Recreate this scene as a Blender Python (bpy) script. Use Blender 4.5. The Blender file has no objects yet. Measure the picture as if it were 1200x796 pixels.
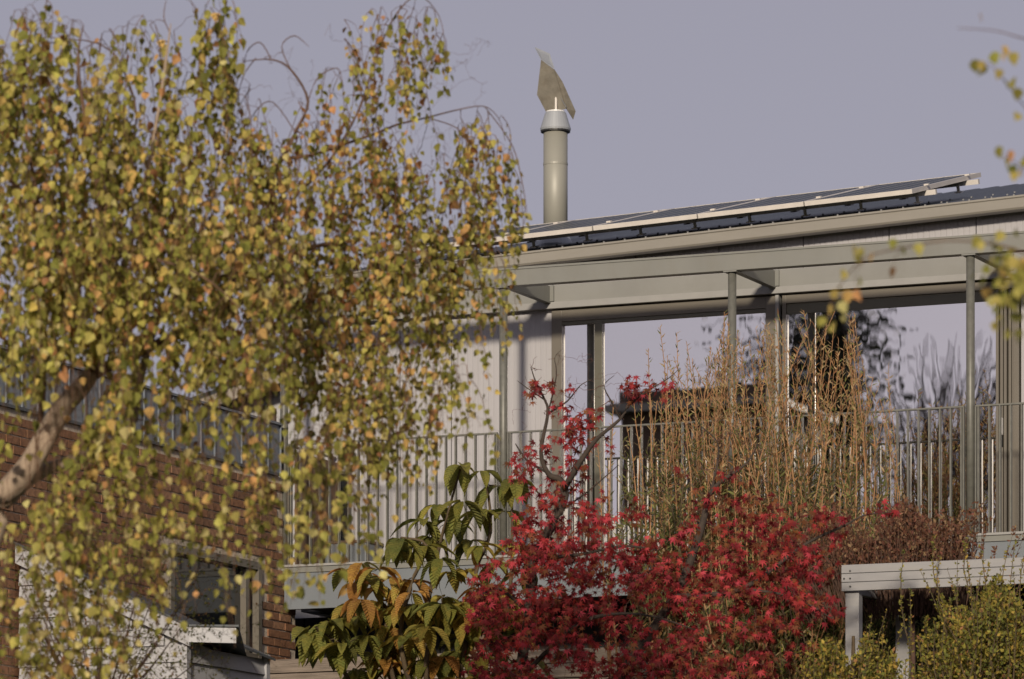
import bpy, math, random
import numpy as np
from mathutils import Vector, Matrix

random.seed(7)
rng = np.random.default_rng(7)
R = math.radians
scene = bpy.context.scene
col = scene.collection

# ------------------------------------------------------------------ camera
# World axes follow the house: X along the facade, Y into the house, Z up.
FOC = 5650.0                       # focal length in photo pixels (1200 px wide)
HOR = 1250.0                       # photo row of the eye level
TH = R(23.3304)                    # how far the facade is turned from the view
CT, ST = math.cos(TH), math.sin(TH)
CAM = Vector((16.781, -38.72, 1.6))
cd = bpy.data.cameras.new('camera')
cam = bpy.data.objects.new('camera', cd)
col.objects.link(cam)
cam.location = CAM
cam.rotation_euler = (R(90), 0, TH)
cd.sensor_width = 36.0
cd.lens = FOC / 1200 * 36
cd.shift_y = (HOR - 398) / 1200
cd.clip_start = 0.5
cd.clip_end = 3000
cd.dof.use_dof = True
cd.dof.focus_distance = 40.5
cd.dof.aperture_fstop = 3.2
scene.camera = cam

# ------------------------------------------------------------------ light
SUN_EL, SUN_AZ = R(16), R(-14)      # azimuth: degrees left of straight out from the facade
sun_dir = Vector((-math.sin(SUN_AZ) * math.cos(SUN_EL), -math.cos(SUN_AZ) * math.cos(SUN_EL), math.sin(SUN_EL)))
world = bpy.data.worlds.new('World')
scene.world = world
world.use_nodes = True
wn = world.node_tree
wn.nodes.clear()
sky = wn.nodes.new('ShaderNodeTexSky')
sky.sky_type = 'NISHITA'
sky.sun_disc = False
sky.sun_elevation = SUN_EL
sky.sun_rotation = math.atan2(sun_dir.x, sun_dir.y)
sky.air_density = 1.0
sky.dust_density = 1.2
sky.ozone_density = 1.0
hs = wn.nodes.new('ShaderNodeHueSaturation')
hs.inputs['Saturation'].default_value = 0.32
tint = wn.nodes.new('ShaderNodeMix')
tint.data_type = 'RGBA'; tint.blend_type = 'MULTIPLY'
tint.inputs[0].default_value = 1.0
tint.inputs[7].default_value = (1.03, 0.95, 1.06, 1)
haze = wn.nodes.new('ShaderNodeMix')           # an even veil of thin cloud over the clear sky
haze.data_type = 'RGBA'
haze.inputs[0].default_value = 0.69
haze.inputs[7].default_value = (2.52, 2.42, 3.0, 1)
bg = wn.nodes.new('ShaderNodeBackground')
bg.inputs['Strength'].default_value = 0.1
wo = wn.nodes.new('ShaderNodeOutputWorld')
wn.links.new(sky.outputs[0], hs.inputs['Color'])
wn.links.new(hs.outputs[0], tint.inputs[6])
wn.links.new(tint.outputs[2], haze.inputs[6])
wn.links.new(haze.outputs[2], bg.inputs['Color'])
wn.links.new(bg.outputs[0], wo.inputs[0])
sl = bpy.data.lights.new('sun', 'SUN')
sl.energy = 3.8
sl.angle = R(4)
sl.color = (1.0, 0.87, 0.70)
so = bpy.data.objects.new('sun', sl)
col.objects.link(so)
so.rotation_euler = (-sun_dir).to_track_quat('-Z', 'Y').to_euler()
so.location = (0, 0, 60)

scene.view_settings.view_transform = 'Standard'
scene.view_settings.look = 'None'
scene.view_settings.gamma = 1.0
scene.view_settings.use_curve_mapping = False
scene.view_settings.exposure = 0.0
scene.render.engine = 'CYCLES'
scene.cycles.max_bounces = 8
scene.cycles.caustics_reflective = False
scene.cycles.caustics_refractive = False
scene.cycles.transparent_max_bounces = 12

# ------------------------------------------------------------------ placing helpers
def ray(px, py):
    a = (px - 600) / FOC
    return Vector((a * CT - ST, a * ST + CT, (HOR - py) / FOC))
def atY(px, py, Y):
    r = ray(px, py); t = (Y - CAM.y) / r.y
    return CAM + r * t
def atX(px, py, X):
    r = ray(px, py); t = (X - CAM.x) / r.x
    return CAM + r * t
def atD(px, py, D):
    return CAM + ray(px, py) * D
RIGHT = Vector((CT, ST, 0)); FWD = Vector((-ST, CT, 0)); UP = Vector((0, 0, 1))
def to_px(P):                                    # arrays (N,3) -> px, py, distance
    d = np.asarray(P) - np.array(CAM)
    xc = d[:, 0] * CT + d[:, 1] * ST
    yc = -d[:, 0] * ST + d[:, 1] * CT
    return 600 + FOC * xc / yc, HOR - FOC * d[:, 2] / yc, yc

# ------------------------------------------------------------------ materials
def mat(name, color, rough=0.6, metal=0.0, spec=0.5, var=0.08, scale=8.0, bump=0.0, bscale=40.0, stretch=(1, 1, 1), dirt=0.0, dirt_col=(0.1, 0.09, 0.07), dscale=3.0):
    m = bpy.data.materials.new(name); m.use_nodes = True
    nt = m.node_tree; b = nt.nodes['Principled BSDF']
    b.inputs['Roughness'].default_value = rough
    b.inputs['Metallic'].default_value = metal
    b.inputs['Specular IOR Level'].default_value = spec
    tc = nt.nodes.new('ShaderNodeTexCoord')
    mp = nt.nodes.new('ShaderNodeMapping'); mp.inputs['Scale'].default_value = stretch
    nt.links.new(tc.outputs['Object'], mp.inputs['Vector'])
    nz = nt.nodes.new('ShaderNodeTexNoise'); nz.inputs['Scale'].default_value = scale; nz.inputs['Detail'].default_value = 6
    nt.links.new(mp.outputs[0], nz.inputs['Vector'])
    rp = nt.nodes.new('ShaderNodeValToRGB')
    c = np.array(color)
    rp.color_ramp.elements[0].position = 0.3; rp.color_ramp.elements[1].position = 0.7
    rp.color_ramp.elements[0].color = (*(c * (1 - var)), 1); rp.color_ramp.elements[1].color = (*np.minimum(c * (1 + var), 1), 1)
    nt.links.new(nz.outputs['Fac'], rp.inputs['Fac'])
    out = rp.outputs['Color']
    if dirt > 0:
        n2 = nt.nodes.new('ShaderNodeTexNoise'); n2.inputs['Scale'].default_value = dscale; n2.inputs['Detail'].default_value = 8; n2.inputs['Roughness'].default_value = 0.7
        nt.links.new(mp.outputs[0], n2.inputs['Vector'])
        r2 = nt.nodes.new('ShaderNodeMapRange'); r2.inputs[1].default_value = 0.48; r2.inputs[2].default_value = 0.75; r2.inputs[4].default_value = dirt
        nt.links.new(n2.outputs['Fac'], r2.inputs[0])
        mx = nt.nodes.new('ShaderNodeMix'); mx.data_type = 'RGBA'
        nt.links.new(r2.outputs[0], mx.inputs[0]); nt.links.new(out, mx.inputs[6]); mx.inputs[7].default_value = (*dirt_col, 1)
        out = mx.outputs[2]
    nt.links.new(out, b.inputs['Base Color'])
    if bump > 0:
        n3 = nt.nodes.new('ShaderNodeTexNoise'); n3.inputs['Scale'].default_value = bscale; n3.inputs['Detail'].default_value = 6
        nt.links.new(mp.outputs[0], n3.inputs['Vector'])
        bp = nt.nodes.new('ShaderNodeBump'); bp.inputs['Strength'].default_value = bump; bp.inputs['Distance'].default_value = 0.02
        nt.links.new(n3.outputs['Fac'], bp.inputs['Height']); nt.links.new(bp.outputs[0], b.inputs['Normal'])
    return m

def leaf_mat(name, color, trans=0.42, rough=0.68, var=0.25, hue=0.016, mott=None):
    m = bpy.data.materials.new(name); m.use_nodes = True
    nt = m.node_tree; b = nt.nodes['Principled BSDF']; o = nt.nodes['Material Output']
    b.inputs['Roughness'].default_value = rough
    b.inputs['Specular IOR Level'].default_value = 0.3
    g = nt.nodes.new('ShaderNodeNewGeometry')
    oi = nt.nodes.new('ShaderNodeObjectInfo')
    ad = nt.nodes.new('ShaderNodeMath'); ad.operation = 'ADD'
    nt.links.new(g.outputs['Random Per Island'], ad.inputs[0]); nt.links.new(oi.outputs['Random'], ad.inputs[1])
    fr = nt.nodes.new('ShaderNodeMath'); fr.operation = 'FRACT'; nt.links.new(ad.outputs[0], fr.inputs[0])
    h = nt.nodes.new('ShaderNodeHueSaturation'); h.inputs['Color'].default_value = (*color, 1)
    m1 = nt.nodes.new('ShaderNodeMapRange'); m1.inputs[3].default_value = 0.5 - hue; m1.inputs[4].default_value = 0.5 + hue
    m2 = nt.nodes.new('ShaderNodeMapRange'); m2.inputs[3].default_value = 1 - var; m2.inputs[4].default_value = 1 + var
    fr2 = nt.nodes.new('ShaderNodeMath'); fr2.operation = 'MULTIPLY'; fr2.inputs[1].default_value = 7.31; nt.links.new(fr.outputs[0], fr2.inputs[0])
    fr3 = nt.nodes.new('ShaderNodeMath'); fr3.operation = 'FRACT'; nt.links.new(fr2.outputs[0], fr3.inputs[0])
    nt.links.new(fr.outputs[0], m1.inputs[0]); nt.links.new(fr3.outputs[0], m2.inputs[0])
    nt.links.new(m1.outputs[0], h.inputs['Hue']); nt.links.new(m2.outputs[0], h.inputs['Value'])
    tc = nt.nodes.new('ShaderNodeTexCoord')
    nz = nt.nodes.new('ShaderNodeTexNoise'); nz.inputs['Scale'].default_value = 22; nz.inputs['Detail'].default_value = 5
    nt.links.new(tc.outputs['Object'], nz.inputs['Vector'])
    m3 = nt.nodes.new('ShaderNodeMapRange'); m3.inputs[1].default_value = 0.3; m3.inputs[2].default_value = 0.7; m3.inputs[3].default_value = 0.62; m3.inputs[4].default_value = 1.2
    nt.links.new(nz.outputs['Fac'], m3.inputs[0])
    mx = nt.nodes.new('ShaderNodeMix'); mx.data_type = 'RGBA'; mx.blend_type = 'MULTIPLY'; mx.inputs[0].default_value = 1
    nt.links.new(h.outputs[0], mx.inputs[6]); nt.links.new(m3.outputs[0], mx.inputs[7])
    colour = mx.outputs[2]
    if mott:
        n4 = nt.nodes.new('ShaderNodeTexNoise'); n4.inputs['Scale'].default_value = 3.5; n4.inputs['Detail'].default_value = 5; n4.inputs['Roughness'].default_value = 0.65
        vm = nt.nodes.new('ShaderNodeVectorMath'); vm.operation = 'ADD'
        nt.links.new(tc.outputs['Object'], vm.inputs[0]); nt.links.new(oi.outputs['Location'], vm.inputs[1]); nt.links.new(vm.outputs[0], n4.inputs['Vector'])
        r4 = nt.nodes.new('ShaderNodeMapRange'); r4.inputs[1].default_value = 0.42; r4.inputs[2].default_value = 0.68; r4.inputs[4].default_value = 0.75
        nt.links.new(n4.outputs['Fac'], r4.inputs[0])
        mo = nt.nodes.new('ShaderNodeMix'); mo.data_type = 'RGBA'; mo.inputs[7].default_value = (*mott, 1)
        nt.links.new(r4.outputs[0], mo.inputs[0]); nt.links.new(colour, mo.inputs[6])
        sx = nt.nodes.new('ShaderNodeSeparateXYZ'); nt.links.new(tc.outputs['Object'], sx.inputs[0])
        ab = nt.nodes.new('ShaderNodeMath'); ab.operation = 'ABSOLUTE'; nt.links.new(sx.outputs[0], ab.inputs[0])
        sb_ = nt.nodes.new('ShaderNodeMath'); sb_.operation = 'SUBTRACT'; nt.links.new(sx.outputs[1], sb_.inputs[0]); nt.links.new(ab.outputs[0], sb_.inputs[1])
        ml = nt.nodes.new('ShaderNodeMath'); ml.operation = 'MULTIPLY'; ml.inputs[1].default_value = 62; nt.links.new(sb_.outputs[0], ml.inputs[0])
        sn = nt.nodes.new('ShaderNodeMath'); sn.operation = 'SINE'; nt.links.new(ml.outputs[0], sn.inputs[0])
        bv = nt.nodes.new('ShaderNodeBump'); bv.inputs['Strength'].default_value = 0.6; bv.inputs['Distance'].default_value = 0.01
        nt.links.new(sn.outputs[0], bv.inputs['Height']); nt.links.new(bv.outputs[0], b.inputs['Normal'])
        colour = mo.outputs[2]
    nt.links.new(colour, b.inputs['Base Color'])
    t = nt.nodes.new('ShaderNodeBsdfTranslucent'); nt.links.new(colour, t.inputs['Color'])
    ms = nt.nodes.new('ShaderNodeMixShader'); ms.inputs[0].default_value = trans
    nt.links.new(b.outputs[0], ms.inputs[1]); nt.links.new(t.outputs[0], ms.inputs[2]); nt.links.new(ms.outputs[0], o.inputs['Surface'])
    return m

M = {}
M['clad'] = mat('white_cladding', (0.355, 0.348, 0.36), 0.5, var=0.03, scale=2, stretch=(6, 6, 0.5), dirt=0.12, dirt_col=(0.34, 0.32, 0.29), dscale=2.5)
M['steel'] = mat('grey_green_steel', (0.185, 0.187, 0.17), 0.42, var=0.06, scale=3, stretch=(1, 1, .35), dirt=0.42, dirt_col=(0.16, 0.15, 0.12), dscale=4)
M['galv'] = mat('galvanised_steel', (0.13, 0.13, 0.112), 0.45, metal=0.1, var=0.14, scale=22, dirt=0.3, dirt_col=(0.2, 0.19, 0.16), dscale=9)
M['ledger'] = mat('pale_sunlit_steel', (0.275, 0.272, 0.262), 0.5, var=0.05, dirt=0.2, dirt_col=(0.26, 0.24, 0.2))  # pale tone puts the sunlight on the flange into its colour
M['ledger_web'] = mat('sunlit_steel_channel', (0.215, 0.215, 0.2), 0.5, var=0.08, scale=2, dirt=0.3, dirt_col=(0.15, 0.14, 0.12))  # lighter than the beam steel: the ledger's sunlight is in the colour
M['gutter'] = mat('gutter_paint', (0.235, 0.22, 0.19), 0.4, var=0.04, scale=2, dirt=0.3, dirt_col=(0.2, 0.18, 0.14), dscale=3, stretch=(1, 1, 4))
M['frame'] = mat('taupe_window_frame', (0.135, 0.12, 0.097), 0.4, var=0.04, scale=4)
M['frame_dark'] = mat('olive_shade_frame', (0.10, 0.095, 0.07), 0.4, var=0.05)  # olive tone also carries the shade on the mullion and head recess
M['roof'] = mat('blue_grey_roof_steel', (0.035, 0.045, 0.06), 0.4, metal=0.1, var=0.1, scale=3)
M['cell'] = mat('solar_cells', (0.022, 0.033, 0.05), 0.4, spec=0.15, var=0.15, scale=3)
M['alu'] = mat('anodised_aluminium', (0.62, 0.58, 0.53), 0.42, metal=0.15, var=0.06, scale=9)
M['screw'] = mat('screw_steel', (0.2, 0.2, 0.2), 0.5, metal=0.3)
M['flue'] = mat('flue_paint', (0.285, 0.28, 0.24), 0.5, metal=0.1, var=0.03, scale=2, stretch=(1, 1, 3))
M['cap'] = mat('flue_collar', (0.34, 0.36, 0.38), 0.45, metal=0.2, var=0.06)
M['cowl'] = mat('weathered_shaded_cowl', (0.24, 0.22, 0.18), 0.5, metal=0.2, var=0.16, scale=14, dirt=0.5, dirt_col=(0.13, 0.10, 0.07), dscale=10)  # weathered metal; its brown also holds the shade of the hood's underside
M['brick'] = mat('red_brick', (0.22, 0.105, 0.052), 0.85, var=0.3, scale=20, bump=0.4, bscale=60)
M['brick2'] = mat('brown_brick', (0.165, 0.085, 0.046), 0.85, var=0.3, scale=20, bump=0.4, bscale=60)
M['brick3'] = mat('pale_brick', (0.29, 0.155, 0.085), 0.85, var=0.3, scale=20, bump=0.4, bscale=60)
M['mortar'] = mat('mortar', (0.50, 0.43, 0.34), 0.95, var=0.2, scale=30, bump=0.3)
M['seam'] = mat('blue_grey_cladding', (0.135, 0.155, 0.185), 0.5, var=0.1, scale=3, dirt=0.25, dirt_col=(0.09, 0.1, 0.11))
M['seamroof'] = mat('dark_slate_roof', (0.06, 0.068, 0.075), 0.6, var=0.15, scale=6)
M['white'] = mat('white_paint', (0.37, 0.37, 0.385), 0.55, var=0.04, scale=5, dirt=0.25, dirt_col=(0.36, 0.32, 0.27), dscale=4)
M['whitewood'] = mat('weathered_white_timber', (0.27, 0.268, 0.272), 0.6, var=0.06, scale=6, stretch=(0.6, 6, 6), dirt=0.35, dirt_col=(0.27, 0.25, 0.21), dscale=3)
M['fasciagrey'] = mat('deck_fascia_grey', (0.15, 0.168, 0.185), 0.5, var=0.06, scale=2, dirt=0.2, dirt_col=(0.15, 0.15, 0.14))
M['sleeper'] = mat('weathered_sleeper', (0.19, 0.155, 0.125), 0.9, var=0.3, scale=6, stretch=(0.5, 8, 8), bump=0.6, bscale=14, dirt=0.4, dirt_col=(0.14, 0.10, 0.08), dscale=5)
M['deckwood'] = mat('deck_timber', (0.24, 0.20, 0.16), 0.85, var=0.2, scale=8, stretch=(0.5, 6, 6))
M['brownwood'] = mat('brown_timber', (0.11, 0.072, 0.048), 0.8, var=0.2, scale=8, stretch=(6, 6, 0.6))
M['dark'] = mat('undercroft_shade_boards', (0.03, 0.028, 0.026), 0.9, var=0.2)  # near black: the shade under the deck is put into the colour
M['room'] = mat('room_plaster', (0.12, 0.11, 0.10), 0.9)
M['curtain'] = mat('white_curtain', (0.75, 0.74, 0.73), 0.9)
M['blue'] = mat('blue_plastic', (0.03, 0.05, 0.22), 0.4)
M['black'] = mat('black_plastic', (0.02, 0.02, 0.02), 0.5)
M['handle'] = mat('white_handle', (0.75, 0.74, 0.72), 0.35)
M['barge'] = mat('tan_barge_board', (0.27, 0.235, 0.19), 0.7, var=0.15)
M['bark'] = mat('birch_bark', (0.34, 0.26, 0.19), 0.9, var=0.35, scale=7, stretch=(1, 1, 0.4), bump=0.7, bscale=25, dirt=0.55, dirt_col=(0.06, 0.04, 0.028), dscale=7)
M['twig'] = mat('birch_twig', (0.115, 0.062, 0.034), 0.8, var=0.3, scale=9)
M['mbark'] = mat('maple_bark', (0.045, 0.033, 0.025), 0.9, var=0.35, scale=10, bump=0.5, bscale=40)
M['mtwig'] = mat('maple_twig', (0.11, 0.055, 0.04), 0.8, var=0.3, scale=10)
M['wstem'] = mat('orange_brown_stem', (0.34, 0.18, 0.085), 0.7, var=0.3, scale=6)
M['bstem'] = mat('dark_red_twig', (0.075, 0.04, 0.027), 0.9, var=0.3, scale=6)
M['gstem'] = mat('green_brown_stem', (0.085, 0.06, 0.032), 0.9, var=0.3, scale=6)

# leaves
L = {}
L['b_green'] = leaf_mat('birch_leaf_green', (0.30, 0.285, 0.058))
L['b_dark'] = leaf_mat('birch_leaf_dark_green', (0.19, 0.19, 0.035))
L['b_yg'] = leaf_mat('birch_leaf_yellow_green', (0.49, 0.43, 0.11))
L['b_pale'] = leaf_mat('birch_leaf_pale', (0.60, 0.52, 0.21))
L['b_yel'] = leaf_mat('birch_leaf_ochre', (0.66, 0.46, 0.135))
L['b_org'] = leaf_mat('birch_leaf_orange', (0.64, 0.36, 0.135))
L['b_brn'] = leaf_mat('birch_leaf_brown', (0.30, 0.15, 0.05))
L['m_red'] = leaf_mat('maple_leaf_red', (0.34, 0.030, 0.034), var=0.42, hue=0.007)
L['m_bright'] = leaf_mat('maple_leaf_bright_red', (0.52, 0.062, 0.075), var=0.42, hue=0.007)
L['m_dark'] = leaf_mat('maple_leaf_dark_red', (0.17, 0.02, 0.019), var=0.42, hue=0.007)
L['m_brn'] = leaf_mat('maple_leaf_brown_red', (0.22, 0.075, 0.03), var=0.42, hue=0.007)
L['s_green'] = leaf_mat('shrub_leaf_green', (0.21, 0.22, 0.048), mott=(0.34, 0.28, 0.05))
L['s_dark'] = leaf_mat('shrub_leaf_dark_green', (0.13, 0.145, 0.035), mott=(0.24, 0.22, 0.05))
L['s_yg'] = leaf_mat('shrub_leaf_yellow_green', (0.36, 0.31, 0.06), mott=(0.46, 0.30, 0.06))
L['s_org'] = leaf_mat('shrub_leaf_golden', (0.52, 0.27, 0.06), mott=(0.30, 0.13, 0.04))
L['s_yel'] = leaf_mat('shrub_leaf_yellow', (0.56, 0.41, 0.09), mott=(0.45, 0.22, 0.05))
L['w_green'] = leaf_mat('willow_leaf_green', (0.24, 0.24, 0.08))
L['w_dark'] = leaf_mat('willow_leaf_dark', (0.10, 0.11, 0.038))
L['w_tan'] = leaf_mat('willow_leaf_tan', (0.48, 0.36, 0.19))
L['w_org'] = leaf_mat('willow_leaf_orange', (0.40, 0.21, 0.085))
L['h_brn'] = leaf_mat('heath_leaf_brown', (0.20, 0.09, 0.055))
L['h_tan'] = leaf_mat('heath_leaf_tan', (0.34, 0.22, 0.12))
L['c_dark'] = leaf_mat('conifer_needles', (0.028, 0.032, 0.018), trans=0.1)

def glass_mat():
    m = bpy.data.materials.new('window_glass'); m.use_nodes = True
    nt = m.node_tree; nt.nodes.clear()
    o = nt.nodes.new('ShaderNodeOutputMaterial')
    gl = nt.nodes.new('ShaderNodeBsdfGlossy'); gl.inputs['Roughness'].default_value = 0.004; gl.inputs['Color'].default_value = (1.0, 0.97, 0.95, 1)
    tr = nt.nodes.new('ShaderNodeBsdfTransparent'); tr.inputs['Color'].default_value = (0.8, 0.82, 0.8, 1)
    mx = nt.nodes.new('ShaderNodeMixShader'); mx.inputs[0].default_value = 0.94
    tc = nt.nodes.new('ShaderNodeTexCoord'); mp = nt.nodes.new('ShaderNodeMapping'); mp.inputs['Scale'].default_value = (5, 1, 2.2)
    nz = nt.nodes.new('ShaderNodeTexNoise'); nz.inputs['Scale'].default_value = 1.6; nz.inputs['Detail'].default_value = 1
    bp = nt.nodes.new('ShaderNodeBump'); bp.inputs['Strength'].default_value = 0.009; bp.inputs['Distance'].default_value = 0.01
    nt.links.new(tc.outputs['Object'], mp.inputs[0]); nt.links.new(mp.outputs[0], nz.inputs['Vector'])
    nt.links.new(nz.outputs['Fac'], bp.inputs['Height']); nt.links.new(bp.outputs[0], gl.inputs['Normal'])
    nt.links.new(tr.outputs[0], mx.inputs[1]); nt.links.new(gl.outputs[0], mx.inputs[2]); nt.links.new(mx.outputs[0], o.inputs[0])
    return m
M['glass'] = glass_mat()
M['pane_dark'] = mat('dark_window_glass', (0.012, 0.014, 0.016), 0.05, spec=0.6, var=0.0)

# ------------------------------------------------------------------ mesh helpers
class MB:
    def __init__(s): s.v = []; s.f = []
    def box(s, x0, x1, y0, y1, z0, z1):
        n = len(s.v)
        s.v += [(x0, y0, z0), (x1, y0, z0), (x1, y1, z0), (x0, y1, z0), (x0, y0, z1), (x1, y0, z1), (x1, y1, z1), (x0, y1, z1)]
        s.f += [tuple(n + i for i in q) for q in ((0, 3, 2, 1), (4, 5, 6, 7), (0, 1, 5, 4), (1, 2, 6, 5), (2, 3, 7, 6), (3, 0, 4, 7))]
        return s
    def hexa(s, p):                       # 8 corners: bottom ring then top ring
        n = len(s.v); s.v += [tuple(q) for q in p]
        s.f += [tuple(n + i for i in q) for q in ((0, 3, 2, 1), (4, 5, 6, 7), (0, 1, 5, 4), (1, 2, 6, 5), (2, 3, 7, 6), (3, 0, 4, 7))]
        return s
    def extrude(s, prof, a, b):           # closed profile of points, from offset a to offset b
        n = len(s.v); k = len(prof)
        s.v += [tuple(Vector(p) + Vector(a)) for p in prof] + [tuple(Vector(p) + Vector(b)) for p in prof]
        for i in range(k):
            j = (i + 1) % k; s.f.append((n + i, n + j, n + k + j, n + k + i))
        s.f.append(tuple(n + i for i in reversed(range(k)))); s.f.append(tuple(n + k + i for i in range(k)))
        return s
    def tube(s, pts, radii, sides=6, cap=True):
        pts = [Vector(p) for p in pts]; n0 = len(s.v); k = len(pts)
        for i, p in enumerate(pts):
            d = (pts[min(i + 1, k - 1)] - pts[max(i - 1, 0)])
            if d.length < 1e-9: d = Vector((0, 0, 1))
            d.normalize()
            a = Vector((0, 0, 1)) if abs(d.z) < 0.9 else Vector((1, 0, 0))
            u = d.cross(a).normalized(); w = d.cross(u)
            r = radii[i] if hasattr(radii, '__len__') else radii
            for q in range(sides):
                t = 2 * math.pi * q / sides
                s.v.append(tuple(p + u * (r * math.cos(t)) + w * (r * math.sin(t))))
        for i in range(k - 1):
            for q in range(sides):
                j = (q + 1) % sides
                s.f.append((n0 + i * sides + q, n0 + i * sides + j, n0 + (i + 1) * sides + j, n0 + (i + 1) * sides + q))
        if cap:
            s.f.append(tuple(n0 + q for q in reversed(range(sides)))); s.f.append(tuple(n0 + (k - 1) * sides + q for q in range(sides)))
        return s
    def lathe(s, prof, c, sides=24):      # prof: (r, z)
        n0 = len(s.v)
        for r, z in prof:
            for q in range(sides):
                t = 2 * math.pi * q / sides
                s.v.append((c[0] + r * math.cos(t), c[1] + r * math.sin(t), c[2] + z))
        for i in range(len(prof) - 1):
            for q in range(sides):
                j = (q + 1) % sides
                s.f.append((n0 + i * sides + q, n0 + i * sides + j, n0 + (i + 1) * sides + j, n0 + (i + 1) * sides + q))
        s.f.append(tuple(n0 + q for q in reversed(range(sides)))); s.f.append(tuple(n0 + (len(prof) - 1) * sides + q for q in range(sides)))
        return s
    def build(s, name, m, parent=None, smooth=False, bevel=0.0, origin=None):
        if origin is None and parent is not None:
            origin = wpos(parent)
        o3 = Vector(origin) if origin is not None else Vector((0, 0, 0))
        me = bpy.data.meshes.new(name)
        me.from_pydata([tuple(Vector(p) - o3) for p in s.v], [], s.f)
        me.materials.append(m)
        if smooth:
            for p in me.polygons: p.use_smooth = True
        me.validate(); me.update()
        o = bpy.data.objects.new(name, me); col.objects.link(o)
        if bevel > 0:
            b = o.modifiers.new('bevel', 'BEVEL'); b.width = bevel; b.segments = 2; b.limit_method = 'ANGLE'
        if parent is not None:
            o.parent = parent; o.location = o3 - wpos(parent)
        else:
            o.location = o3
        return o

def wpos(o):
    p = Vector(o.location)
    while o.parent is not None:
        o = o.parent; p += Vector(o.location)
    return p
def box(*a): return MB().box(*a)
def tag(o, label=None, cat=None, group=None, kind=None):
    if label: o['label'] = label
    if cat: o['category'] = cat
    if group: o['group'] = group
    if kind: o['kind'] = kind
    return o
def thing(name, loc, label, cat, group=None):
    o = bpy.data.objects.new(name, None); col.objects.link(o); o.location = loc
    o.empty_display_size = 0.2
    return tag(o, label, cat, group)
def link_copy(me, name, parent, loc, rot=None, scale=None):
    o = bpy.data.objects.new(name, me); col.objects.link(o); o.parent = parent
    o.location = Vector(loc) - wpos(parent)
    if rot is not None: o.rotation_euler = rot
    if scale is not None: o.scale = scale
    return o

# ------------------------------------------------------------------ ground
def ground_z(y):
    t = min(max((y + 38.0) / 32.0, 0), 1)
    return 3.9 * t
def make_ground():
    m = mat('garden_ground', (0.055, 0.06, 0.025), 0.95, var=0.4, scale=0.8, bump=0.5, bscale=6, dirt=0.7, dirt_col=(0.06, 0.042, 0.028), dscale=0.5)
    ys = [-1500, -400, -120, -60] + [-38 + i * 2 for i in range(17)] + [0, 10, 60, 300, 1500]
    xs = [-1500, -400, -100, -40, -20, -10, -5, 0, 5, 10, 20, 40, 100, 400, 1500]
    v = [(x, y, ground_z(y) + (0.05 * math.sin(x * 1.3 + y * 0.7) if abs(x) < 30 and -34 < y < -5 else 0)) for y in ys for x in xs]
    n = len(xs)
    f = [(j * n + i, j * n + i + 1, (j + 1) * n + i + 1, (j + 1) * n + i) for j in range(len(ys) - 1) for i in range(n - 1)]
    me = bpy.data.meshes.new('ground'); me.from_pydata(v, [], f); me.materials.append(m)
    o = bpy.data.objects.new('ground', me); col.objects.link(o); o['kind'] = 'structure'
make_ground()

# ------------------------------------------------------------------ main house
XL, XR, YW, YB = -2.475, 7.6, 1.0, 7.2       # left end, right end, facade plane, back
GZ = 3.9
DK = 6.06                                     # deck level
def eave(x): return 8.862 + 0.0385 * (x + 0.24)
def roof_z(x, y): return eave(x) + 0.218 * (y - 0.88)
house = thing('house', (0, 1, GZ), 'modern house clad in white metal sheets with a raised balcony and large glazed doors', 'house')

# walls: structural backing and cladding sheets
wall = MB()
wall.hexa([(XL, YW + 0.05, DK - .3), (0.049, YW + 0.05, DK - .3), (0.049, YW + 0.15, DK - .3), (XL, YW + 0.15, DK - .3),
           (XL, YW + 0.05, eave(XL) - .02), (0.049, YW + 0.05, eave(0) - .02), (0.049, YW + 0.15, eave(0) - .02), (XL, YW + 0.15, eave(XL) - .02)])
wall.hexa([(0.049, YW + 0.05, 8.36), (XR, YW + 0.05, 8.36), (XR, YW + 0.15, 8.36), (0.049, YW + 0.15, 8.36),
           (0.049, YW + 0.05, eave(0) - .02), (XR, YW + 0.05, eave(XR) - .02), (XR, YW + 0.15, eave(XR) - .02), (0.049, YW + 0.15, eave(0) - .02)])
wall.box(4.40, XR, YW + .05, YW + .15, DK - .3, 8.36)
wall.hexa([(XL, YW + .15, DK - .3), (XL + .1, YW + .15, DK - .3), (XL + .1, YB, DK - .3), (XL, YB, DK - .3),
           (XL, YW + .15, roof_z(XL, YW) - .03), (XL + .1, YW + .15, roof_z(XL, YW) - .03), (XL + .1, YB, roof_z(XL, YB) - .03), (XL, YB, roof_z(XL, YB) - .03)])
wall.hexa([(XR - .1, YW + .15, GZ), (XR, YW + .15, GZ), (XR, YB, GZ), (XR - .1, YB, GZ),
           (XR - .1, YW + .15, roof_z(XR, YW) - .03), (XR, YW + .15, roof_z(XR, YW) - .03), (XR, YB, roof_z(XR, YB) - .03), (XR - .1, YB, roof_z(XR, YB) - .03)])
wall.hexa([(XL + .1, YB - .1, GZ), (XR - .1, YB - .1, GZ), (XR - .1, YB, GZ), (XL + .1, YB, GZ),
           (XL + .1, YB - .1, roof_z(XL, YB) - .05), (XR - .1, YB - .1, roof_z(XR, YB) - .05), (XR - .1, YB, roof_z(XR, YB) - .05), (XL + .1, YB, roof_z(XL, YB) - .05)])
wall_o = wall.build('wall', M['clad'], house)

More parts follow.
